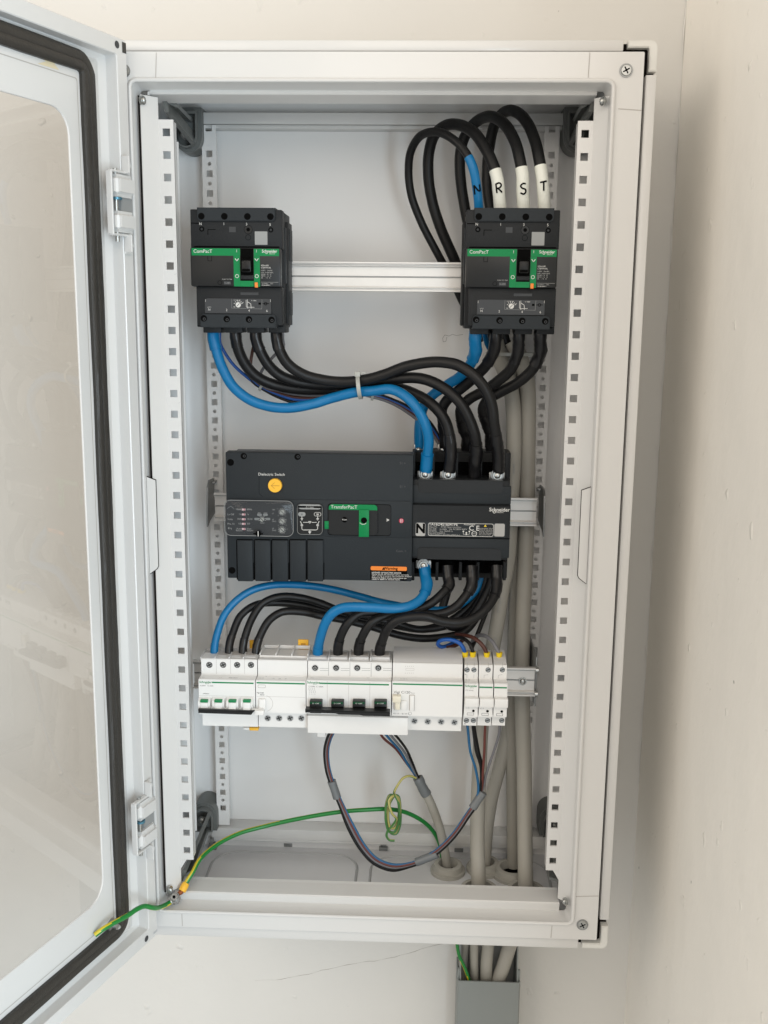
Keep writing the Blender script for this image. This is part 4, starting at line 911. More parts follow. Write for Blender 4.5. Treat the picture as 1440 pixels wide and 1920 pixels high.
# four pole breaker, green flagged toggles
t, q, (x0, x1, zt, zs, zn, zm, zb) = modular('miniature_breaker', 'white four pole breaker with four green flagged toggles, leftmost on the lower rail', 'circuit breaker', None, 372.6, 478.8, (1226, 1236, 1265, 1275, 1340, 1362))
c6 = lambda x, y, Y=YN-.15: XZ(P1(x, y), Y)
for x in (272, 432, 590): a = c6(x, 280, YS); b_ = c6(x+2, 440, YS); q.line([(a[0], a[1]), (a[0], b_[1])], YS-.12, .35, 'seam')
p = c6(225, 537); greenbar(q, p[0], x1-2, p[1]); T2 = lambda q, s_, p, sz, m='darkprint', al='LEFT', y=YN-.15, **k: q.text(s_, p[0], p[1], y, sz, m, al, **k)
T2(q, 'Schneider', c6(82, 543), 4.0, 'greenline', bold=.07, squash=1.0); T2(q, 'Electric', c6(148, 556), 1.7, 'greenline'); T2(q, 'iC60H   C 63A', c6(85, 579), 2.3, 'darkprint', squash=1.25); T2(q, 'A9F84463', c6(122, 668), 1.9, 'deep')
p = c6(75, 684); q.line([(x0+1, p[1]), (x1-1, p[1])], YN-.15, .3, 'seam')
ysl = (YN+YS)/2-1.2
for s_, x in (('400V~', 112), ('1 3 5 7', 290), ('6000A 60947-2', 415)): T2(q, s_, XZ(P1(x, 486), ysl), 1.9, 'dimprint', y=ysl-1.0)
q.build('housing', t)
for k, x in enumerate((195, 350, 508, 664)):
    q = MB(); p = XZ(P1(x, 340), YS); q.disc(p[0], p[1], YS-.13, 4.0, 'deep', 20, r0=3.3); q.cyl((p[0], YS-.05, p[1]), 'y', 3.4, .5, 'dzinc', seg=18); q.line([(p[0]-2.6, p[1]-1.5), (p[0]+2.6, p[1]+1.5)], YS-.4, 1.0, 'deep'); q.line([(p[0]-1.5, p[1]+2.6), (p[0]+1.5, p[1]-2.6)], YS-.4, .8, 'deep'); q.build('terminal_screw', t)
for x in (150, 308, 466, 628):
    q = MB(); p0 = c6(x-44, 708); p1 = c6(x+44, 835); cxx = (p0[0]+p1[0])/2; hw = 4.9
    q.cyl((cxx-.3, YN+1, (p0[1]+p1[1])/2), 'x', 8.2, 15, 'breaker', seg=30)
    q.box(cxx-hw, cxx+hw, YN-9, YN-2, p1[1]+1, p0[1]-3.4, 'breaker', 1.2); q.box(cxx-hw+.1, cxx+hw-.1, YN-8.6, YN-3, p0[1]-3.3, p0[1]-.2, 'greenline', .5); q.box(cxx-hw-.2, cxx+hw+.2, YN-12, YN-5, p1[1]-.5, p1[1]+4, 'breaker', 1.4); q.build('toggle', t)
q = MB(); a = XZ(P1(72, 835), YN-14); b_ = XZ(P1(712, 900), YN-14); q.poly([(a[0], a[1]), (b_[0]-1, a[1]-.8), (b_[0]-3, b_[1]+3), (b_[0]-5, b_[1]), (a[0], b_[1]+.8)], 'y', YN-16, YN-11, 'smooth', 1.0); q.build('toggle_bar', t)
# top clamp blocks
def topclamps(t, pts, w_, ytop, ybot, m='breaker2'):
    q = MB()
    for px in pts:
        a = at(px, ytop, 34); b_ = at(px, ybot, 8); q.box(a.x-w_/2+.6, a.x+w_/2-.6, 14, 40, b_.z-3, b_.z+1.2, m, .6); q.box(a.x-w_/2+2.2, a.x+w_/2-2.2, 20, 34, b_.z+1.0, b_.z+1.5, 'seam'); q.box(a.x-w_/2+.4, a.x-w_/2+2.0, 8, 42, b_.z-2, b_.z+2.6, m, .4)
    q.build('top_clamp', t)
topclamps(t, (395, 421, 447, 473), 17, 1226, 1236)
# plain residual current block
t, q, (x0, x1, zt, zs, zn, zm, zb) = modular('residual_current_block', 'plain white residual current block with open top wells beside the green flagged breaker', 'residual current block', None, 479.6, 573.6, (1218, 1238, 1267, 1277, 1338, 1364))
p = c6(727, 541); greenbar(q, x0+1.2, x1-1.2, p[1]); p = c6(720, 693); q.line([(x0+1, p[1]), (x1-1, p[1])], YN-.15, .3, 'seam')
for (s_, x, y, z_) in (('Vigi iC60', 728, 660, 2.4), ('30mA', 765, 682, 2.3)): T2(q, s_, c6(x, y), z_, 'darkprint', bold=.03)
a = c6(740, 562); b_ = c6(828, 600); q.frame(rrect(a[0], b_[0], b_[1], a[1], 1.5, 3), rrect(a[0]+.4, b_[0]-.4, b_[1]+.4, a[1]-.4, 1.2, 3), YN-.2, YN, 'seam')
for s_, x, y in (('N 1 3 5', 760, 490), ('Id', 830, 470), ('0.03', 905, 494), ('test', 975, 496), ('AC', 1045, 498)): T2(q, s_, XZ(P1(x, y), ysl), 1.9, 'dimprint', y=ysl-1.0)
q.build('housing', t)
q = MB(); a = XZ(P1(755, 720), YN-2); b_ = XZ(P1(830, 840), YN-2); q.box(a[0], b_[0], YN-4, YN+1, b_[1], a[1], 'breaker', .8); q.disc((a[0]+b_[0])/2+2, (a[1]+b_[1])/2, YN-.13, 11, 'seam', 24, r0=10.6, a0=-70, a1=75)
a = XZ(P1(668, 832), YN-8); b_ = XZ(P1(812, 898), YN-8); q.box(a[0]+4, b_[0], YN-12, YN, b_[1], a[1]-1, 'breaker', 1.2); q.box(a[0], b_[0]-9, YN-10, YN-5, a[1]-5, a[1]-.5, 'breaker', .8); q.build('test_lever', t)
for x in (852, 980, 1105, 1230):
    q = MB(); p = XZ(P1(x, 940), YS); q.disc(p[0], p[1], YS-.12, 4.6, 'breaker2', 22, r0=3.7); q.cyl((p[0], YS-.05, p[1]), 'y', 3.6, .5, 'dzinc', seg=18); q.line([(p[0]-3, p[1]-1), (p[0]+3, p[1]+1.6)], YS-.4, 1.0, 'deep'); q.line([(p[0]-1.4, p[1]+2.8), (p[0]+1.2, p[1]-2.8)], YS-.4, .9, 'deep'); q.build('terminal_screw', t)
q = MB(); zz = zt
for k in range(4): xk = x0+1+(x1-x0-2)*k/3; q.box(xk-.7, xk+.7, 18, 54, zz-.5, zz+4.5, 'breaker', .4)
q.box(x0+.5, x1-.5, 17, 18.6, zz-.5, zz+2.0, 'breaker', .4); q.box(x0+.5, x1-.5, 53, 55, zz-.5, zz+4, 'breaker', .4); q.build('open_wells', t)
for (px, py) in ((569, 1212), (478, 1213)):
    q = MB(); a = at(px, py, 58); a.z += 2; q.box(a.x-7, a.x+7, 55.5, 58.5, a.z-6, a.z+8, 'yellow', 1.0); q.box(a.x-3, a.x+3, 54, 56, a.z-1, a.z+3, 'dyellow', .4); q.build('rail_clip', t)
q = MB(); a = at(477, 1365, 30); q.box(a.x-6, a.x+6, 26, 50, a.z-2.2, a.z+1.8, 'yellow', .8); q.box(a.x-14, a.x-6.2, 26, 50, a.z-1.6, a.z+1.8, 'breaker', .6); q.build('rail_clip', t)

# large four pole breaker with black toggles and long cover skirt
c7 = lambda x, y, Y=YN-.15: XZ(P2(x, y), Y)
t, q, (x0, x1, zt, zs, zn, zm, zb) = modular('large_breaker', 'large white four pole breaker with black toggles joined by a long black bar', 'circuit breaker', None, 574.2, 733.6, (1224, 1241, 1269, 1277, 1340, 1342))
for x in (285, 548, 808): p = c7(x, 700); q.line([(p[0], zn-1), (p[0], zm+1)], YN-.12, .35, 'seam'); p = c7(x+16, 430, YS); q.line([(p[0], zt-1), (p[0], zs+1)], YS-.12, .45, 'dimprint')
p = c7(190, 596); greenbar(q, p[0], x1-3, p[1]); T2(q, 'Schneider', c7(38, 598), 4.1, 'greenline', bold=.07, squash=1.0); T2(q, 'Electric', c7(110, 612), 1.7, 'greenline'); T2(q, 'C120N  C 100A', c7(55, 643), 2.4, squash=1.15)
for k in range(4): p = c7(66+22*k, 690); q.line([(p[0], p[1]+4), (p[0]-.8, p[1]+2.6), (p[0], p[1]+1), (p[0]+1, p[1]-1.5), (p[0], p[1]-3)], YN-.15, .3, 'dimprint'); T2(q, str(2*k+1), (p[0]-.4, p[1]-5.5), 1.6)
for s_, x, y in (('50kA', 80, 530), ('415V', 770, 533)): T2(q, s_, XZ(P2(x, y), ysl), 1.8, 'dimprint', y=ysl-1)
for x in (195, 452, 708, 970):
    for dy in (412, 438): a = c7(x, dy, YS); b_ = c7(x+104, dy, YS); q.line([(a[0], a[1]), (b_[0], a[1])], YS-.14, .45, 'dimprint')
q.build('housing', t)
for x in (136, 394, 653, 912):
    q = MB(); p = XZ(P2(x, 408), YS); q.disc(p[0], p[1], YS-.12, 4.8, 'breaker2', 22, r0=3.7); q.cyl((p[0], YS-.05, p[1]), 'y', 3.6, .6, 'deep', seg=18); q.screw(p[0], p[1], YS-.2, 2.6, m='zinc', rot=.4); q.build('terminal_screw', t)
topclamps(t, (598, 636, 675, 714), 26, 1224, 1237)
for x in (150, 414, 676, 940):
    q = MB(); a = c7(x-76, 790, YN-2); b_ = c7(x+78, 905, YN-2); q.box(a[0], b_[0], YN-9, YN+2, b_[1]-2, a[1], 'smooth', .8); q.box(a[0]+.6, b_[0]-.6, YN-9.4, YN-8, a[1]-3.6, a[1]-.6, 'darkgreen', .3); T2(q, 'O  I-OFF', ((a[0]+b_[0])/2, a[1]-3.6), 2.3, 'print', 'CENTER', y=YN-9.5)
    for k in range(3): q.box(a[0]+1, b_[0]-1, YN-10.4, YN-8.5, a[1]-9-k*3.2, a[1]-7.4-k*3.2, 'deep', .3)
    q.build('toggle', t)
q = MB(); a = c7(20, 900, YN-14); b_ = c7(1056, 985, YN-14); z0_, z1_ = b_[1], a[1]
q.poly([(a[0], z1_), (b_[0], z1_-.6), (b_[0], z0_), (b_[0]-33, z0_), (b_[0]-38, z0_+1), (a[0]+42, z0_+1), (a[0]+38, z0_+2), (a[0], z0_+2.5)], 'y', YN-20, YN-8, 'smooth', 1.2); q.build('toggle_bar', t)
q = MB(); a = c7(42, 975, YN+8); b_ = c7(1275, 1238, YN+8); q.box(a[0], b_[0], YN+8, 40, b_[1], a[1]-2, 'breaker', 1.0); a2 = c7(165, 1238, 20); b2_ = c7(262, 1250, 20); q.box(a2[0], b2_[0], 18, 34, b2_[1], b_[1]+1, 'breaker', .6); q.build('terminal_skirt', t)
# wide residual current block
t, q, (x0, x1, zt, zs, zn, zm, zb) = modular('wide_residual_current_block', 'wide white residual current block with cream test lever, left of the fuse holders', 'residual current block', None, 734.6, 867.5, (1220, 1244, 1270, 1279, 1344, 1370))
p = c7(1090, 604); greenbar(q, p[0], x1-.5, p[1]); T2(q, 'Vigi C120', c7(1100, 718), 4.6, 'darkprint', squash=1.15); T2(q, 'Reset', c7(1312, 722), 2.2, 'dimprint')
T2(q, '10/60 Hz', c7(1090, 738), 1.8, 'dimprint'); T2(q, '300 mA ~ IΔ 100 A', c7(1088, 975), 2.6, 'dimprint', bold=.02); p = c7(1300, 968); q.disc(p[0], p[1], YN-.14, 2.2, 'dimprint', 14, r0=1.8)
for k in range(5): p = c7(1245+24*k, 430, YS); q.line([(p[0], p[1]+5), (p[0], p[1]+4)], YS-.14, .4, 'seam'); q.line([(p[0], p[1]-5), (p[0], p[1]-4)], YS-.14, .4, 'seam')
a = c7(1250, 412, YS); b_ = c7(1350, 440, YS); q.line([(a[0], a[1]), (b_[0], a[1]), (b_[0], b_[1]), (a[0], b_[1])], YS-.14, .25, 'seam', True)
T2(q, '230/400 V ~', XZ(P2(1180, 545), ysl), 2, 'dimprint', y=ysl-1)
q.build('housing', t)
q = MB(); a = c7(1078, 745, YN-4); b_ = c7(1188, 925, YN-4); zm2 = (a[1]*.55+b_[1]*.45); q.box(a[0]+1, b_[0], YN-7, YN+1, zm2, a[1], 'cream', .9); q.box(a[0]+4, b_[0]-1, YN-4, YN+1, b_[1], zm2-.3, 'cream', .6); q.box(a[0]+3, a[0]+4, YN-5, YN+1, b_[1], zm2-1, 'seam', .1); a = c7(1192, 810, YN-1); b_ = c7(1262, 925, YN-1); q.box(a[0], b_[0], YN-2, YN+1, b_[1], a[1], 'breaker', .7); q.build('test_lever', t)
q = MB(); a = c7(1300, 745, YN-1); b_ = c7(1350, 930, YN-1); q.box(a[0]-1, b_[0]+.6, YN-.5, YN+1, b_[1]-.6, a[1]+.6, 'seam', .3); q.box(a[0], b_[0], YN-2.5, YN+1, b_[1], a[1], 'breaker', .8); q.build('reset_button', t)
for (px, py) in ((777, 1352), (802, 1353), (827, 1353.5), (852, 1354.5)):
    q = MB(); p = XZ((px, py), YS); q.disc(p[0], p[1], YS-.12, 4.8, 'breaker2', 22, r0=3.7); q.cyl((p[0], YS-.05, p[1]), 'y', 3.4, .5, 'dzinc', seg=18); q.line([(p[0]-3, p[1]-1), (p[0]+3, p[1]+1.6)], YS-.4, .9, 'deep'); q.line([(p[0]-1.4, p[1]+2.8), (p[0]+1.2, p[1]-2.8)], YS-.4, .8, 'deep'); q.build('terminal_screw', t)
q = MB(); a = at(800, 1232, 30); q.poly([(8, zt), (14, zt+4), (52, zt+6), (56, zt-1)], 'x', x0+.6, x1-.4, 'breaker2'); q.build('top_cover', t)

# fuse holders
c8 = lambda x, y, Y=YN-.15: XZ(P3(x, y), Y)
for k, (xa, xb, scr, lab) in enumerate(((500, 646, (530, 602), 'white two pole fuse holder with printed maker name, left of three'), (652, 800, (749,), 'white single pole fuse holder, middle of the three, brown wire on top'), (806, 948, (897,), 'white single pole fuse holder at the right end, grey wire on top'))):
    pa, pb = P3(xa, 850)[0], P3(xb, 850)[0]
    t, q, (x0, x1, zt, zs, zn, zm, zb) = modular('fuse_holder', lab, 'fuse holder', 'narrow fuse holders at the right of the lower row', pa, pb, (1224, 1247, 1273, 1282, 1345, 1361))
    z = c8(570, 710)[1]
    if k: greenbar(q, x0+.4, x1-1, z)
    else: T2(q, 'Schneider', c8(510, 708), 3.9, 'greenline', bold=.07, squash=.98); T2(q, 'Electric', c8(560, 722), 1.6, 'greenline'); T2(q, 'STI 1P+N', c8(512, 750), 2.1, squash=1.2); T2(q, 'N', c8(505, 585, YS), 2.6, y=YS-.15); T2(q, 'N', c8(500, 1098, YS), 2.6, y=YS-.15); T2(q, '400V 20A\n500V 10A', XZ(P3(508, 632), ysl), 1.6, 'dimprint', y=ysl-1)
    xc = (x0+x1)/2
    zz = c8(600, 985)[1]; a = (x0+4, x1-5); q.frame(rrect(a[0], a[1], zz-2.4, zz+.8, .4, 2), rrect(a[0]+.35, a[1]-.35, zz-2.05, zz+.45, .3, 2), YN-.2, YN, 'darkprint')
    zz = c8(600, 958)[1]; xd = c8(scr[-1]-6, 958)[0]; q.disc(xd, zz, YN-.2, 1.7, 'deep', 16)
    if k < 2: T2(q, '20A gG 400V', (x0+1.5, c8(600, 918)[1]), 1.9, 'dimprint'); T2(q, '10 x 38', (x0+1.5, c8(600, 935)[1]), 1.7, 'dimprint')
    for sx_ in scr: p = XZ(P3(sx_+0, 565), YS); q.line([(p[0], p[1]+14), (p[0], p[1]+8)], YS-.14, .3, 'dimprint'); q.line([(p[0], p[1]-2), (p[0]-(5 if len(scr) == 1 else 0), p[1]-3), (p[0]-(5 if len(scr) == 1 else 0), zs+1)], YS-.14, .3, 'dimprint')
    q.build('housing', t)
    q = MB(); a = c8(510, 820, YN-5); b_ = c8(510, 912, YN-5); q.box(x0+.8, x1+.6, YN-8, YN+1, b_[1], a[1], 'breaker', 1.3); q.build('fuse_drawer', t)
    for sx_ in scr:
        for sy_ in (532, 1058):
            q = MB(); p = XZ(P3(sx_+(0 if sy_ < 700 else -6), sy_), YS); q.disc(p[0], p[1], YS-.13, 3.3, 'deep', 18, r0=2.8); q.cyl((p[0], YS-.05, p[1]), 'y', 2.9, .5, 'dzinc', seg=16); q.line([(p[0]-2.6, p[1]-.8), (p[0]+2.6, p[1]+1.2)], YS-.4, .9, 'deep'); q.build('terminal_screw', t)
    q = MB(); q.poly([(10, zt), (16, zt+2.5), (50, zt+5), (54, zt-1)], 'x', x0+.6, x1-.4, 'breaker2'); q.build('top_cover', t)

# ------------------------------------------------------------------ cables
def path(pts, step=3.5): return catmull([at(*p) for p in pts], step)
def sub(P, f0, f1):
    L = [0]
    for a, b_ in zip(P, P[1:]): L.append(L[-1]+(b_-a).length)
    return [p for p, l in zip(P, L) if f0*L[-1]-1e-6 <= l <= f1*L[-1]+1e-6]
def cable(name, label, cat, pts, r, m, group=None, tapes=(), seg=16, stripe=None, twist=.02, wob=0, step=3.5, sheath='sheath', raw=None):
    P = raw if raw is not None else path(pts, step)
    if name == 'power_cable' and not wob: wob = .009
    if not tapes:
        q = MB(); q.tube(P, r, m, seg, stripe=stripe, twist=twist, wob=wob); o = q.build(name, origin=P[-1], smooth=60); return tag(o, label, cat, group)
    t = thing(name, P[-1], label, cat, group)
    q = MB(); q.tube(P, r, m, seg, stripe=stripe, twist=twist, wob=wob); q.build(sheath, t, smooth=60)
    for (f0, f1, rr, mm, nm, wb) in tapes:
        q = MB(); Q = sub(P, f0, f1); R_ = [rr]*len(Q); q.tube(Q, rr, mm, seg, wob=wb, phase=f0*9); q.build(nm, t, smooth=60)
    return t, P
GL = 'thick supply cables looping over the right breaker'
gl = [
 ('N', 'thin looped black cable with blue tape marked N', [(898, 392, 40), (895, 360, 34), (886, 312, 30), (869, 280, 36), (842, 256, 48), (816, 247, 62), (787, 256, 82), (770, 285, 100), (766, 320, 112), (771, 365, 120), (790, 417, 126), (813, 462, 130), (832, 497, 134), (850, 530, 138), (870, 572, 142), (905, 640, 145)], 5.1, 'blue', .145, 5.5),
 ('R', 'thick looped black cable with white tape marked R', [(938, 392, 40), (935, 360, 36), (933, 338, 34), (924, 307, 38), (908, 275, 48), (890, 250, 60), (864, 235, 76), (837, 235, 92), (815, 253, 108), (805, 282, 118), (803, 328, 126), (811, 380, 132), (827, 430, 136), (848, 478, 140), (869, 528, 144), (900, 600, 148), (930, 650, 150)], 6.9, 'whitetape', .105, 7.4),
 ('S', 'thick looped black cable with white tape marked S', [(982, 392, 40), (980, 360, 36), (980, 333, 34), (974, 296, 38), (964, 262, 50), (945, 232, 66), (924, 219, 84), (903, 222, 104), (885, 236, 120), (871, 257, 130), (863, 287, 136), (863, 328, 140), (869, 375, 143), (879, 425, 145), (900, 500, 148), (930, 580, 150), (950, 650, 152)], 6.9, 'whitetape', .105, 7.5),
 ('T', 'thick looped black cable with white tape marked T', [(1021, 392, 40), (1019, 362, 36), (1017, 336, 34), (1011, 299, 38), (1003, 264, 50), (990, 233, 66), (974, 214, 86), (956, 207, 106), (940, 215, 124), (927, 235, 138), (919, 267, 146), (914, 307, 150), (914, 351, 151), (921, 400, 152), (940, 480, 152), (960, 560, 152), (975, 650, 152)], 6.9, 'whitetape', .105, 7.4)]
STROKE = {'N': [[(-1, -1), (-.9, 1)], [(-.9, 1), (-.2, .3), (.4, -.3), (.9, -.4), (1, 1)]], 'R': [[(-.8, -1), (-.8, 1)], [(-.9, .9), (.3, 1.1), (.9, .6), (.3, .05), (-.7, 0)], [(-.3, 0), (.9, -1)]],
          'S': [[(.8, 1), (0, 1.1), (-.8, .6), (-.3, .1), (.7, -.2), (.8, -.8), (.1, -1.2), (-.9, -.9)]], 'T': [[(-1, .9), (1.1, 1)], [(.1, .9), (-.1, -1)]]}
for (ch, lab, pts, r, tm, f1, tr) in gl:
    t, P = cable('power_cable', lab, 'power cable', pts, r, 'black', GL, tapes=((0, f1, tr, tm, 'marking_tape', .012),))
    # hand written letter on the tape
    Q = sub(P, 0, f1); i = int(len(Q)*(.50 if ch != 'N' else .40)); cpt = Q[i]; ax = (Q[max(0, i-3)]-Q[min(len(Q)-1, i+3)]).normalized()*-1
    if ax.z < 0: ax = -ax
    q = MB(); sz = 5.2; w_ = 3.6
    for st in STROKE[ch]:
        d = catmull([Vector((a*w_, b_*sz, 0)) for a, b_ in st], .8); L_ = []
        for v in d:
            th = v.x/tr; side = Vector((1, 0, 0)); side = (side-ax*side.dot(ax)).normalized(); nrm = side.cross(ax).normalized()
            if nrm.y > 0: nrm = -nrm
            L_.append(cpt+ax*v.y+(nrm*math.cos(th)+side*math.sin(th))*(tr+.05))
        q.tube(L_, 1.05, 'ink', 6)
    q.build('handwritten_letter', t)
GO = 'thick cables from the left breaker to the front terminals of the transfer switch'
cable('power_cable', 'blue taped cable sweeping from the left breaker to the transfer switch', 'power cable', [(399.6, 622, 45), (400, 632, 44), (405, 655, 42), (417, 690, 40), (436.5, 724, 40), (465.5, 748, 42), (500, 761, 45), (539, 765, 48), (584, 758, 52), (624, 746, 55), (665, 736, 54), (700, 733, 50), (733, 730, 42), (759, 742, 34), (780, 763, 28), (796, 792, 28), (803.5, 822, 34), (801, 856, 44), (798, 884, 51)], [6.4]*1000, 'blue', GO, tapes=((0, .06, 7.6, 'blue', 'end_tape', .03), (.935, 1, 7.9, 'blue', 'end_tape', .03)), wob=.012)
cable('power_cable', 'black cable from the left breaker arching highest, rightmost on the transfer switch', 'power cable', [(518, 620, 45), (519, 632, 44), (523.6, 655, 44), (539.4, 682, 46), (566, 701, 50), (597.5, 711, 54), (637, 716, 56), (680, 713, 52), (719.6, 703, 46), (759, 688, 40), (799, 680, 34), (828, 679, 28), (859, 685, 22), (888.5, 704, 16), (909.5, 729, 14), (921.5, 758, 16), (926, 792, 20), (931, 824, 28), (934.6, 853, 40), (934.6, 884, 51)], 6.9, 'black', GO, tapes=((0, .06, 7.5, 'tapeblk', 'end_tape', .04), (.86, 1, 7.7, 'tapeblk', 'end_tape', .05)))
cable('power_cable', 'black cable from the left breaker landing third on the transfer switch', 'power cable', [(479, 620, 48), (480, 634, 48), (487, 656, 50), (502.5, 683, 54), (523.6, 703, 60), (550, 714, 64), (584, 720, 68), (624, 722, 68), (671, 719, 66), (710, 714, 60), (746, 709.5, 52), (785.5, 709, 44), (817, 719, 38), (843.6, 736, 32), (865, 758, 28), (880.5, 787, 28), (891, 818, 32), (893, 845, 42), (890, 876, 54), (890, 892, 58)], 6.9, 'black', GO, tapes=((0, .06, 7.5, 'tapeblk', 'end_tape', .04), (.88, 1, 8.1, 'tapeblk', 'end_tape', .05)))
cable('power_cable', 'black cable from the left breaker landing beside the blue one on the transfer switch', 'power cable', [(441, 620, 50), (442, 632, 50), (447, 656, 54), (460, 683, 60), (481, 706, 66), (513, 721, 72), (555, 729, 76), (597, 730, 78), (650, 727, 78), (700, 724, 74), (746, 728, 66), (772, 736, 58), (799, 750, 48), (820, 768, 42), (836, 792, 40), (843.6, 822, 40), (845, 851, 44), (842, 884, 51)], 6.9, 'black', GO, tapes=((0, .06, 7.5, 'tapeblk', 'end_tape', .04), (.87, 1, 7.7, 'tapeblk', 'end_tape', .05)))
GR_ = 'thick cables from the right breaker to the rear terminals of the transfer switch'
cable('power_cable', 'blue taped cable from the right breaker, passing behind the black arcs', 'power cable', [(891, 620, 45), (891, 635, 46), (891, 661, 56), (880.5, 685, 70), (862, 706, 82), (838, 722, 90), (814.6, 738, 96), (799, 754, 102), (790, 775, 108), (786, 802, 112), (786, 840, 116)], 6.6, 'blue', GR_, tapes=((0, .22, 7.9, 'blue', 'end_tape', .06),), wob=.015)
cable('power_cable', 'black cable from the second terminal of the right breaker', 'power cable', [(930, 620, 45), (930, 635, 46), (925, 660, 54), (912, 684, 66), (891, 706, 78), (865, 728, 88), (842, 746, 94), (829, 766, 100), (830, 790, 106), (834, 815, 110), (833, 848, 116)], 6.9, 'black', GR_, tapes=((0, .25, 7.6, 'tapeblk', 'end_tape', .05), (.8, 1, 7.6, 'tapeblk', 'end_tape', .06)))
cable('power_cable', 'black cable from the third terminal of the right breaker', 'power cable', [(973, 620, 45), (973, 635, 46), (970, 664, 54), (957, 693, 64), (933, 715, 74), (909.5, 732, 84), (880.5, 748, 92), (864, 766, 98), (866, 792, 104), (875, 820, 110), (876, 850, 116)], 6.9, 'black', GR_, tapes=((0, .22, 7.6, 'tapeblk', 'end_tape', .05), (.75, 1, 7.8, 'tapeblk', 'end_tape', .07)))
cable('power_cable', 'black cable from the rightmost terminal of the right breaker', 'power cable', [(1013, 620, 45), (1013, 635, 46), (1013, 661, 54), (998, 693, 64), (970, 718, 74), (938.6, 735, 84), (914, 750, 92), (905, 767, 98), (911, 788, 104), (919, 812, 110), (921, 850, 116)], 6.9, 'black', GR_, tapes=((0, .24, 8.0, 'tapeblk', 'end_tape', .06), (.72, 1, 7.8, 'tapeblk', 'end_tape', .07)))
cable('blue_tail', 'short thin blue tail behind the blue cable of the right breaker', 'wire', [(908, 620, 66), (912, 640, 72), (918, 654, 80), (924, 664, 88)], 3.4, 'blue', wob=.05)
GC = 'thick cables from the transfer switch down to the large white breaker'
cable('power_cable', 'blue taped cable from the transfer switch front down to the large white breaker', 'power cable', [(795, 1060, 52), (798, 1080, 44), (800, 1098, 34), (792, 1119.6, 22), (771, 1135, 12), (739, 1140.7, 6), (700, 1139, 4), (660, 1138, 2), (641, 1140, 2), (624, 1149, 4), (611, 1166, 8), (601.6, 1192, 16), (596.5, 1216, 24), (596, 1240, 27)], 6.1, 'blue', GC, tapes=((0, .16, 7.5, 'blue', 'end_tape', .06), (.90, 1, 6.6, 'blue', 'end_tape', .03)), wob=.012)
cable('power_cable', 'black cable second from the blue one on the large white breaker', 'power cable', [(839, 1060, 56), (840, 1080, 52), (842, 1096, 46), (829, 1113, 38), (808, 1131, 32), (779, 1143, 28), (740, 1150, 26), (700, 1148, 24), (675, 1150, 20), (654, 1166, 16), (640, 1190, 18), (634, 1214, 24), (634, 1240, 27)], 5.7, 'black', GC, tapes=((0, .15, 7.5, 'tapeblk', 'end_tape', .06), (.86, 1, 6.4, 'tapeblk', 'end_tape', .03)))
cable('power_cable', 'black cable third on the large white breaker', 'power cable', [(884, 1060, 56), (885, 1080, 52), (884, 1098, 46), (871, 1120, 38), (850, 1141, 32), (823.6, 1151, 28), (792, 1151, 28), (755, 1150, 26), (725, 1154, 20), (697, 1167, 14), (680, 1192, 16), (673, 1214, 24), (672, 1240, 27)], 5.7, 'black', GC, tapes=((0, .16, 7.5, 'tapeblk', 'end_tape', .06), (.86, 1, 6.6, 'tapeblk', 'end_tape', .03)))
cable('power_cable', 'black cable rightmost on the large white breaker, curving under the others', 'power cable', [(931, 1060, 56), (931, 1085, 50), (929, 1111.7, 38), (916, 1136, 26), (892, 1157, 16), (866, 1166, 10), (831.5, 1165, 6), (802.5, 1157, 4), (771, 1157, 4), (744, 1163, 4), (727, 1178, 8), (717, 1201, 16), (712, 1220, 24), (711.5, 1241, 27)], 5.9, 'black', GC, tapes=((0, .16, 7.5, 'tapeblk', 'end_tape', .06), (.87, 1, 6.6, 'tapeblk', 'end_tape', .03)))
GI = 'cables from the transfer switch rear down to the green flagged breaker'
cable('power_cable', 'blue taped cable arching from behind the transfer switch to the green flagged breaker', 'power cable', [(905, 1075, 116), (890, 1110, 112), (850, 1140, 106), (790, 1142, 100), (740, 1134, 96), (710, 1128, 92), (670, 1117, 88), (617.5, 1104, 82), (565, 1097, 76), (512, 1097, 70), (472, 1107, 62), (441, 1128, 54), (419.6, 1155, 46), (408, 1186, 38), (402.5, 1212, 32), (402, 1238, 28)], 4.9, 'blue', GI, wob=.012, tapes=((.95, 1, 5.2, 'blue', 'end_tape', .02),))
cable('power_cable', 'black cable second on the green flagged breaker', 'power cable', [(912, 1075, 116), (900, 1120, 114), (870, 1160, 110), (800, 1180, 104), (735, 1172, 98), (670, 1160, 92), (617, 1147, 86), (565, 1135, 80), (512, 1130, 72), (477.6, 1135, 62), (451, 1155, 52), (437, 1186, 42), (430, 1210, 34), (429, 1238, 28)], 5.0, 'black', GI, tapes=((.92, 1, 5.5, 'tapeblk', 'end_tape', .03),))
cable('power_cable', 'black cable third on the green flagged breaker, highest of the three black arcs', 'power cable', [(905, 1075, 124), (895, 1115, 120), (850, 1160, 114), (790, 1180, 104), (740, 1168, 96), (690, 1158, 88), (631, 1143, 80), (604, 1132, 76), (559.4, 1120, 70), (522.5, 1119, 64), (493, 1131, 58), (475, 1155, 50), (462, 1186, 40), (456, 1210, 34), (455, 1238, 28)], 5.0, 'black', GI, tapes=((.93, 1, 5.5, 'tapeblk', 'end_tape', .03),))
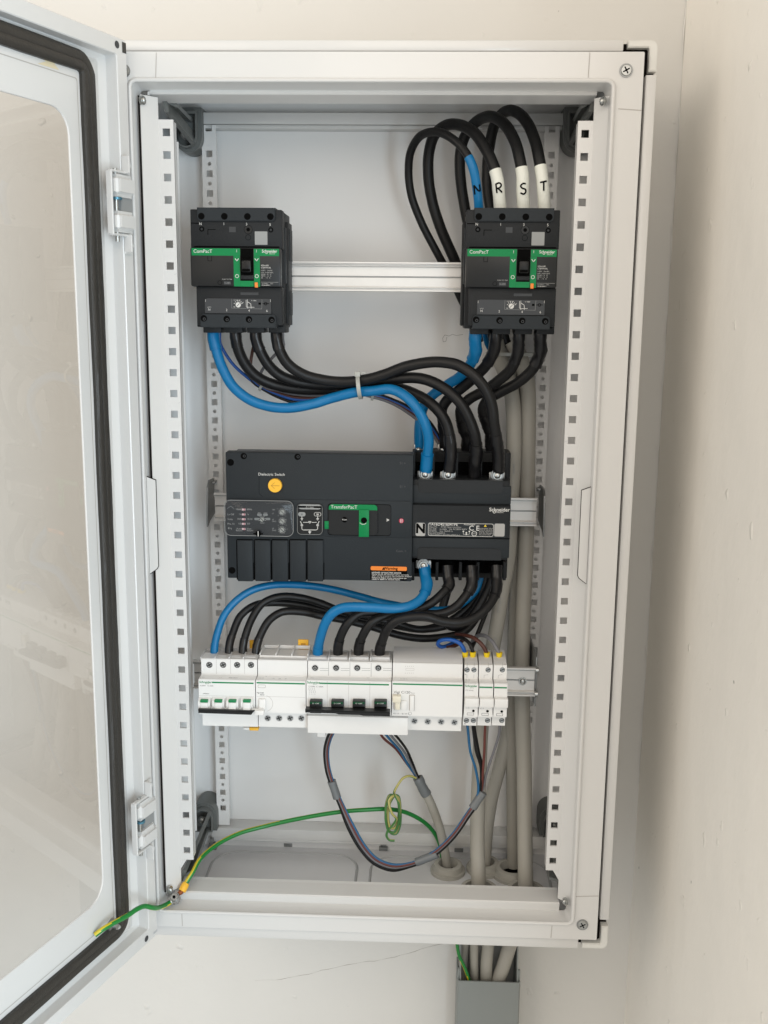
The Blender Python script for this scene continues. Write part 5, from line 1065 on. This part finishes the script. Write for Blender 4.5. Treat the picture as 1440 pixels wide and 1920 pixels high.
cable('power_cable', 'black cable rightmost on the green flagged breaker, lowest of the arcs', 'power cable', [(908, 1075, 124), (905, 1120, 118), (892, 1160, 108), (868, 1186, 98), (835, 1194, 92), (792, 1197, 86), (749, 1191, 82), (697, 1175, 78), (644, 1162, 72), (604, 1155, 66), (565, 1147, 60), (528, 1148, 54), (504, 1164, 46), (488, 1192, 38), (481, 1214, 32), (480, 1238, 28)], 5.2, 'black', GI, tapes=((.93, 1, 5.7, 'tapeblk', 'end_tape', .03),))
cable('power_cable', 'black cable hanging lowest behind the lower cable bundle', 'power cable', [(845, 1075, 116), (838, 1110, 112), (830, 1150, 106), (845, 1175, 100), (870, 1170, 100), (895, 1140, 104), (918, 1095, 112), (922, 1070, 116)], 5.6, 'black', None)
cable('power_cable', 'thin black conductor slanting behind the lower bundle towards the fuse holders', 'wire', [(925, 1095, 120), (918, 1130, 112), (905, 1165, 100), (893, 1195, 88), (884, 1215, 70)], 3.0, 'black', None)

# thin control wires above (bundled behind the blue cable)
GW = 'thin control wires bundled behind the blue cable'
for k, (m_, lab, dy, top) in enumerate((('bluewire', 'thin dark blue control wire', 0, (412, 640)), ('black', 'thin black control wire', 5, (450, 640)), ('brownwire', 'thin brown control wire', -3, (478, 640)), ('greywire', 'thin grey control wire', -8, (530, 636)))):
    mid = {0: [(418, 655), (436, 682), (462, 706)], 1: [(446, 665), (460, 696), (474, 716)], 2: [(473, 660), (470, 690), (478, 712)], 3: [(531, 650), (513, 668), (489, 700)]}[k]
    cable('control_wire', lab+' leaving the left breaker and sagging behind the blue cable', 'wire', [(top[0], top[1]-16, 80)]+[(top[0], top[1], 82)]+[(x, y, 92) for x, y in mid]+[(492, 727+dy*.4, 92), (525, 741+dy, 90), (555, 749+dy*1.2, 90), (600, 748+dy*.8, 88), (650, 738+dy*.3, 86), (705, 742-dy*.5, 88), (738, 753-dy*.6, 96), (772, 771-dy, 104), (805, 797-dy*1.3, 112), (828, 832-dy, 118)], 2.1, m_, GW, seg=8)
# cable ties
def loop_tie(label, c, nrm, ru, rv, up, w_=2.4, head=True, name='cable_tie', th=1.0):
    t = thing(name, c, label, 'cable tie'); nrm = Vector(nrm).normalized(); up = Vector(up); up = (up-nrm*up.dot(nrm)).normalized(); sd = nrm.cross(up)
    q = MB(); b2 = bmesh.new(); n = 36; RRR = []
    for i in range(n):
        a = 2*math.pi*i/n; rd = up*math.cos(a)*rv+sd*math.sin(a)*ru; rn_ = (up*math.cos(a)/rv+sd*math.sin(a)/ru).normalized()
        RRR.append([b2.verts.new(Vector(c)+rd+rn_*o_+nrm*w2) for (o_, w2) in ((0, -w_), (th, -w_), (th, w_), (0, w_))])
    for i in range(n):
        for k in range(4): b2.faces.new((RRR[i][k], RRR[(i+1) % n][k], RRR[(i+1) % n][(k+1) % 4], RRR[i][(k+1) % 4]))
    bmesh.ops.recalc_face_normals(b2, faces=b2.faces); q._merge(b2, 'tie'); q.build('strap', t)
    if head: q = MB(); h = Vector(c)+up*rv-sd*0+Vector((0, -ru*.55, 0)); q.box(h.x-3.5, h.x+3.5, h.y-3, h.y+3, h.z-3, h.z+3.5, 'tie', .8); q.box(h.x+3, h.x+11, h.y-1, h.y+1, h.z+1, h.z+3, 'tie', .4); q.build('tie_head', t)
    return t
p = at(674, 724, 60); loop_tie('pale cable tie binding the black and blue cables in mid span', p, (1, 0, .12), 22, 15.5, (0, 0, 1))
p = at(491, 724, 91); loop_tie('small pale tie round the thin wires under the left breaker', p, (.8, 0, -.5), 6, 6, (0, 0, 1), 1.6, False)
p = at(699, 742, 87); loop_tie('small pale tie round the thin wires right of the mid span', p, (1, 0, -.2), 6, 5.5, (0, 0, 1), 1.6, False)

# grey sheathed cables
GG = 'thick grey sheathed cables rising through the right side'
cable('sheathed_cable', 'thick grey cable with printed markings leaning left and down behind the fuse holders', 'cable', [(930, 640, 146), (938, 676, 142), (955, 719, 138), (962, 760, 136), (963.6, 837, 134), (960, 920, 133), (957, 980, 132), (952, 1050, 130), (941, 1110, 128), (932, 1170, 126), (921, 1230, 124), (910, 1300, 120), (902, 1370, 112), (899, 1440, 104), (896, 1510, 96), (895, 1580, 88), (897, 1640, 76), (899, 1720, 60)], 10.2, 'greycable', GG)
cable('sheathed_cable', 'thick grey cable nearest the right perforated strip, straight down to the floor', 'cable', [(960, 640, 146), (975, 670, 144), (988, 719, 142), (990, 785, 142), (989, 864, 142), (988, 966, 140), (985, 1050, 136), (981, 1150, 130), (979, 1240, 124), (980, 1350, 116), (983, 1450, 106), (984, 1550, 94), (985, 1640, 80), (986, 1720, 62)], 10.6, 'greycable', GG)
cable('sheathed_cable', 'grey cable half hidden behind the straight one', 'cable', [(945, 640, 158), (955, 690, 158), (968, 760, 158), (970, 900, 158), (970, 1050, 158), (966, 1150, 156), (962, 1250, 154), (960, 1350, 152), (961, 1450, 150), (962, 1540, 148), (963, 1625, 144)], 9.2, 'greycable', GG)
cable('sheathed_cable', 'darker grey cable crossing diagonally behind the earth wires', 'cable', [(968, 1000, 172), (968, 1150, 170), (964, 1280, 166), (953, 1370, 158), (936, 1440, 152), (921, 1500, 148), (912, 1560, 146), (908, 1620, 142)], 9.6, 'greycable', GG)
t, P = cable('sheathed_cable', 'slimmer grey cable with grey tape collar feeding the wires under the large breaker', 'cable', [(783, 1458, 120), (790, 1472, 120), (807, 1505, 124), (822, 1545, 130), (832, 1585, 134), (838, 1625, 136), (839, 1650, 136)], 6.4, 'greycable', GG, tapes=((0, .17, 7.4, 'greytape', 'tape_collar', .06),))
# print on the leaning cable
q = MB()
for k, s_ in enumerate(('4x95 mm2', '0.6/1kV')):
    p = at(936-9*k, 1120+75*k, 114-3*k); q.text(s_, p.x, p.z, p.y, 5, 'dimprint', 'LEFT', rot=math.radians(-97))
    q.text('0.6/1kV', at(962, 870, 122).x, at(962, 870, 122).z, at(962, 870, 122).y, 4.2, 'dimprint', 'LEFT', rot=math.radians(-90)) if k == 0 else None
bpy_o = q.build('cable_print', origin=at(936, 1120, 114)); tag(bpy_o)
leaning = [o for o in COL.objects if o.get('label', '').startswith('thick grey cable with printed')][0]
bpy_o.parent = leaning; bpy_o.location = (at(936, 1120, 114)-WORLD[leaning])*K
# white ties holding the grey cables
p = at(960, 664, 140); loop_tie('pale tie across the grey cables just under the right breaker', p, (0, 0, 1), 34, 12, (0, 1, 0), 2.2, False)
# cable glands
for (x, y, r, m_) in ((840, 1622, 16, 0), (908, 1618, 17, 0), (961, 1628, 20, 0), (898, 1668, 22, 1), (986, 1670, 22, 1), (1012, 1640, 10, 1)):
    if x == 1012: continue
    p = atZ(x, y, -780); q = MB(); n = 28
    b2 = bmesh.new(); prof = [(r+9, -791), (r+9, -786), (r+6, -785), (r+4, -778), (r+1, -777), (r-2, -777), (r-3, -791)]
    RRR = [[b2.verts.new((p.x+a*math.cos(2*math.pi*i/n), p.y+a*math.sin(2*math.pi*i/n), z)) for (a, z) in prof] for i in range(n)]
    for i in range(n):
        for k in range(len(prof)-1): b2.faces.new((RRR[i][k], RRR[(i+1) % n][k], RRR[(i+1) % n][k+1], RRR[i][k+1]))
    bmesh.ops.recalc_face_normals(b2, faces=b2.faces); q._merge(b2, 'gnut'); q.cyl((p.x, p.y, -790.2), 'z', r-2, .8, 'deep', seg=24)
    q.build('cable_gland', cab)

# fuse wires on top
YF = 28
GF = 'thin wires into the tops of the fuse holders'
fw = [('blue wire looped back on itself, into the fuse holder', 'bluewire', [(872, 1226, YF), (869, 1216, 26), (863, 1207, 26), (852, 1201, 28), (838, 1199, 32), (825, 1201.5, 36), (820.6, 1208, 42), (828, 1213, 48), (838, 1211, 56), (850, 1205, 66)], 2.6),
      ('black wire arching into the two pole fuse holder', 'black', [(886.5, 1226, YF), (885, 1216, 28), (880, 1206, 32), (870, 1198, 40), (857.6, 1195, 52), (845, 1196, 62)], 2.4),
      ('brown wire arching into the middle fuse holder', 'brownwire', [(912.7, 1227, YF), (909, 1217, 28), (902, 1207, 30), (888, 1196, 38), (870, 1191, 50), (855, 1190, 62)], 2.6),
      ('grey wire arching into the right end fuse holder', 'greywire', [(936, 1227, YF), (931, 1216, 30), (923, 1203, 36), (912, 1193.5, 46), (900, 1191, 60), (890, 1196, 72), (882, 1210, 84)], 2.5)]
for lab, m_, pts, r in fw:
    t, P = cable('fuse_wire', lab, 'wire', pts, r, m_, GF, seg=10, tapes=((0, .001, r, m_, 'x', 0),) if False else ((0, .12, r+.1, m_, 'wire_end', 0),))
    q = MB(); b0 = at(pts[0][0], 1236, YF-2); q.cyl((P[0].x, P[0].y, P[0].z-1), 'z', 3.2, 7.5, 'ferrule', r2=4.2, seg=14); q.build('ferrule', t)
cable('fuse_wire', 'brown wire stub curling behind the blue loop', 'wire', [(836, 1214, 52), (846, 1213, 56), (858, 1208, 62), (868, 1200, 70)], 2.6, 'brownwire')

# wires below the fuse holders, joining the drooping bundle
trunk = [(896, 1500, 58), (877, 1528, 56), (853, 1563, 56), (827, 1590, 58), (800, 1609, 60), (767, 1622, 62), (735, 1626, 64), (704, 1614, 66), (681, 1590, 68), (658, 1550, 70), (639, 1507, 74), (627, 1480, 76), (615, 1443, 76), (612, 1408, 70), (617, 1385, 56), (624, 1370, 44)]
GB = 'thin wires of the drooping loop under the breakers'
heads = [('bluewire2', 'blue', [(876, 1358, 30), (878, 1375, 34), (882, 1410, 44), (892, 1443, 52), (897, 1480, 57)], (2.8, -1.2)),
         ('black', 'black', [(886, 1358, 30), (888, 1375, 34), (893, 1410, 44), (901, 1437, 52), (901, 1480, 58)], (-2.0, -1.6)),
         ('redwire', 'red brown', [(910, 1358, 30), (909, 1375, 36), (908, 1410, 46), (905, 1453, 54), (903, 1480, 60)], (1.2, -2.4)),
         ('greywire', 'grey', [(937, 1358, 30), (936, 1375, 38), (927, 1405, 48), (913, 1447, 56), (905, 1480, 62)], (-.4, -2.0)),
         ('black', 'second black', [(889, 1358, 40), (892, 1378, 46), (898, 1410, 54), (905, 1440, 60), (904, 1480, 64)], (-3.4, .8))]
for k, (m_, nm, hd, (ox, oy)) in enumerate(heads):
    pts = list(hd)
    for j, (x, y, Y) in enumerate(trunk):
        tx = trunk[min(j+1, len(trunk)-1)][0]-trunk[max(j-1, 0)][0]; ty = trunk[min(j+1, len(trunk)-1)][1]-trunk[max(j-1, 0)][1]; l_ = math.hypot(tx, ty)
        nx, ny = -ty/l_, tx/l_; spread = 1.9 if 6 <= j <= 9 else 1.1
        pts.append((x+nx*ox*spread, y+ny*ox*spread, Y+oy*.8))
    cable('loop_wire', nm+' wire hanging in the long loop below the breakers', 'wire', pts, 1.75, m_, GB, seg=8, step=5)
for (i0, i1, lab) in ((0, 1, 'grey tape band on the drooping wire loop, right side near the big cables'), (4, 5, 'grey tape band on the drooping wire loop, at its lower right'), (11, 12, 'grey tape band on the drooping wire loop, left side')):
    a = at(*trunk[i0]); b_ = at(*trunk[i1]); d = (b_-a).normalized(); L = 13 if i0 != 4 else 16; c_ = a if i0 != 0 else a
    q = MB(); q.tube([c_-d*L, c_-d*L*.5, c_, c_+d*L*.5, c_+d*L], 5.8, 'greytape', 14, wob=.03); tag(q.build('tape_band', origin=c_), lab, 'tape')
# wires from the collar up to the large breaker
GK = 'short wires from the taped collar up under the large breaker'
for k, (m_, nm, pts) in enumerate((('redwire', 'red', [(710, 1370, 50), (718, 1383, 60), (742, 1404, 84), (760, 1428, 104), (776, 1450, 116), (783, 1462, 120)]), ('bluewire2', 'blue', [(716, 1368, 50), (730, 1385, 64), (750, 1408, 88), (764, 1432, 106), (777, 1451, 116), (784, 1462, 120)]), ('greywire', 'grey', [(724, 1368, 54), (742, 1390, 70), (758, 1410, 90), (770, 1433, 106), (779, 1451, 116), (785, 1462, 120)]), ('black', 'black', [(732, 1368, 56), (748, 1386, 70), (763, 1407, 90), (773, 1430, 106), (781, 1450, 116), (787, 1462, 120)]))):
    cable('collar_wire', nm+' wire curving from the grey taped collar up under the large breaker', 'wire', pts, 1.8, m_, GK, seg=8)
# earth wires
st = ('ye', .33)
P = path([(345, 1662, -4), (352, 1650, 0), (361, 1636, 6), (374, 1612, 22), (403, 1586, 50), (447, 1563, 74), (493, 1550, 88), (560, 1535, 96), (640, 1522, 100), (693, 1518, 104), (727, 1517, 110), (760, 1523, 120), (793, 1540, 132), (813, 1560, 142), (824, 1582, 146), (832, 1630, 150)], 3)
earth = thing('earth_wire', P[0], 'green and yellow earth wire arching across the floor from the frame lug', 'wire')
q = MB(); q.tube(P, 3.0, 'gn', 16, stripe=('ye', .24), twist=.0005, phase=-1.6); q.build('insulation', earth, smooth=60)
a, b_ = at(341, 1671, -10), at(349, 1656, -3); q = MB(); q.tube([a, a+(b_-a)*.4, a+(b_-a)*.8, b_], [5.0, 5.2, 4.9, 4.5], 'yellow', 14); q.build('crimp_sleeve', earth)
a2 = at(335, 1676, -14); q = MB(); q.tube([a2, (a2+a)/2, a], [2.8, 3.2, 3.4], 'copper', 10); q.build('bare_end', earth)
lug = at(328, 1683, -16)
bolt = thing('earth_bolt', lug, 'bolt and ring lug joining the two earth wires at the lower left of the frame', 'bolt')
q = MB(); q.cyl(lug+Vector((0, 0, -1)), (0, -.7, .7), 7.5, 2, 'zinc', seg=24); q.cyl(lug+Vector((0, -1.6, .8)), (0, -.7, .7), 6.8, 1.6, 'dzinc', seg=20); q.cyl(lug+Vector((0, -3.2, 2.4)), (0, -.7, .7), 5.4, 3.2, 'zinc', r2=4.6, seg=18); q.cyl(lug+Vector((0, -4.8, 4.0)), (0, -.7, .7), 2, .8, 'deep', seg=8); q.cyl(lug+Vector((-2, 6, -7)), (0, -.5, .85), 6, 8, 'dzinc', seg=6); q.build('bolt_head', bolt)
a, b_ = at(319, 1692, -20), at(327, 1685, -17); q = MB(); q.tube([a, (a+b_)/2, b_], [3.4, 3.2, 4.2], 'zinc', 12); q.build('ring_lug', bolt)
Pd = catmull([at(319, 1692, -20), at(308, 1698, -32), dpl(292, 1702.5, 31), dpl(282, 1701, 31), dpl(272, 1699, 28), dpl(258, 1704, 27), dpl(240, 1716, 25), dpl(212, 1731, 21), dpl(193, 1742, 17), dpl(178, 1753, 11)], 2.5)
q = MB(); q.tube(Pd, 3.1, 'gn', 14, stripe=('ye', .30), twist=.005, phase=-1.2); tag(q.build('door_earth_wire', origin=Pd[0], smooth=60), 'short green and yellow wire bridging the enclosure frame and the door', 'wire')
# coil of spare earth wire
pts = [(780, 1459, 112), (768, 1455, 108), (757, 1458, 104), (747, 1470, 100), (739, 1486, 98)]
W_ = [at(*p_) for p_ in pts]
for k in range(4):
    rx = (13, 11, 14, 10)[k]; ry = (36, 32, 38, 30)[k]; cxp = (736, 739, 737, 738)[k]; cyp = (1526, 1522, 1527, 1524)[k]; tilt = (.03, .10, -.05, .06)[k]
    for j in range(10):
        a = math.radians(-70+36*j); dx = rx*math.cos(a); dy = ry*math.sin(a); W_.append(at(cxp+dx-dy*tilt, cyp+dy, 92+k*4+3*math.sin(a*1.5+k)))
W_ += [at(738, 1492, 90), at(729, 1500, 86), at(735, 1525, 84), at(743, 1535, 88), at(736, 1548, 92), at(727, 1558, 92), at(725, 1568, 92), at(730, 1575, 92), at(740, 1576, 92)]
P = catmull(W_, 2.5); q = MB(); q.tube(P, 1.75, 'gn2', 9, stripe=('ye2', .42), twist=.004); tag(q.build('earth_coil', origin=P[0], smooth=60), 'coiled spare green and yellow wire hanging from the taped collar', 'wire')

# ------------------------------------------------------------------ below the cabinet
trk = thing('cable_trunking', (115, 185, -1100), 'grey plastic trunking on the wall under the enclosure, its cover cut short', 'cable trunking')
q = MB(); xa, xb = 67.5, 161.5; zt = at(915, 1842, 152).z
q.poly([(xa, 212), (xa, 156), (xa+2, 153), (xb-2, 153), (xb, 156), (xb, 212), (xb-2, 212), (xb-2, 155), (xa+2, 155), (xa+2, 212)], 'z', -1400, zt, 'pvc'); q.build('cover', trk)
q = MB(); q.box(xa+4, xb-4, 210, 214, -1400, -815, 'pvcin')
for s_, X in ((1, xa+3), (-1, xb-5)):
    q.poly([(214, -1400), (158, -1400), (158, zt+2), (166, zt+22), (196, -835), (210, -818), (214, -818)], 'x', X, X+2, 'pvc'); q.box(X-3 if s_ > 0 else X+2, X if s_ > 0 else X+5, 160, 164, zt-4, zt+16, 'pvc', .8)
for dx in (26, 44, 66): q.box(xa+dx, xa+dx+5, 208.6, 210, -838, -835.5, 'deep')
q.build('base_channel', trk)
GU = 'grey cables dropping from the enclosure into the trunking'
for lab, pts, r in (('narrow grey cable at the left of the trunking mouth', [(874, 1740, 150), (872, 1770, 186), (869, 1800, 192), (867, 1850, 194), (867, 1900, 196)], 7.2), ('grey cable second from the left at the trunking mouth', [(889, 1740, 150), (889, 1775, 174), (889, 1810, 178), (890, 1850, 180), (890, 1900, 182)], 6.6), ('thick grey cable in the middle of the trunking mouth', [(916, 1740, 150), (915, 1775, 172), (912, 1810, 174), (912, 1850, 176), (912, 1900, 178)], 9.2), ('thick grey cable leaning in from the right above the trunking', [(962, 1755, 150), (955, 1775, 170), (945, 1808, 172), (933, 1845, 172), (928, 1900, 174)], 10.6)):
    cable('dropping_cable', lab, 'cable', pts, r, 'greycable', GU)
q = MB(); P = path([(856, 1755, 160), (857, 1772, 166), (861, 1792, 166), (871, 1814, 165), (880, 1840, 164), (884, 1880, 164)], 3); q.tube(P, 2.6, 'gn', 12, stripe=('ye', .3), twist=.003, phase=1.6); tag(q.build('dropping_earth_wire', origin=P[-1], smooth=60), 'green and yellow wire dropping into the trunking at its left', 'wire')
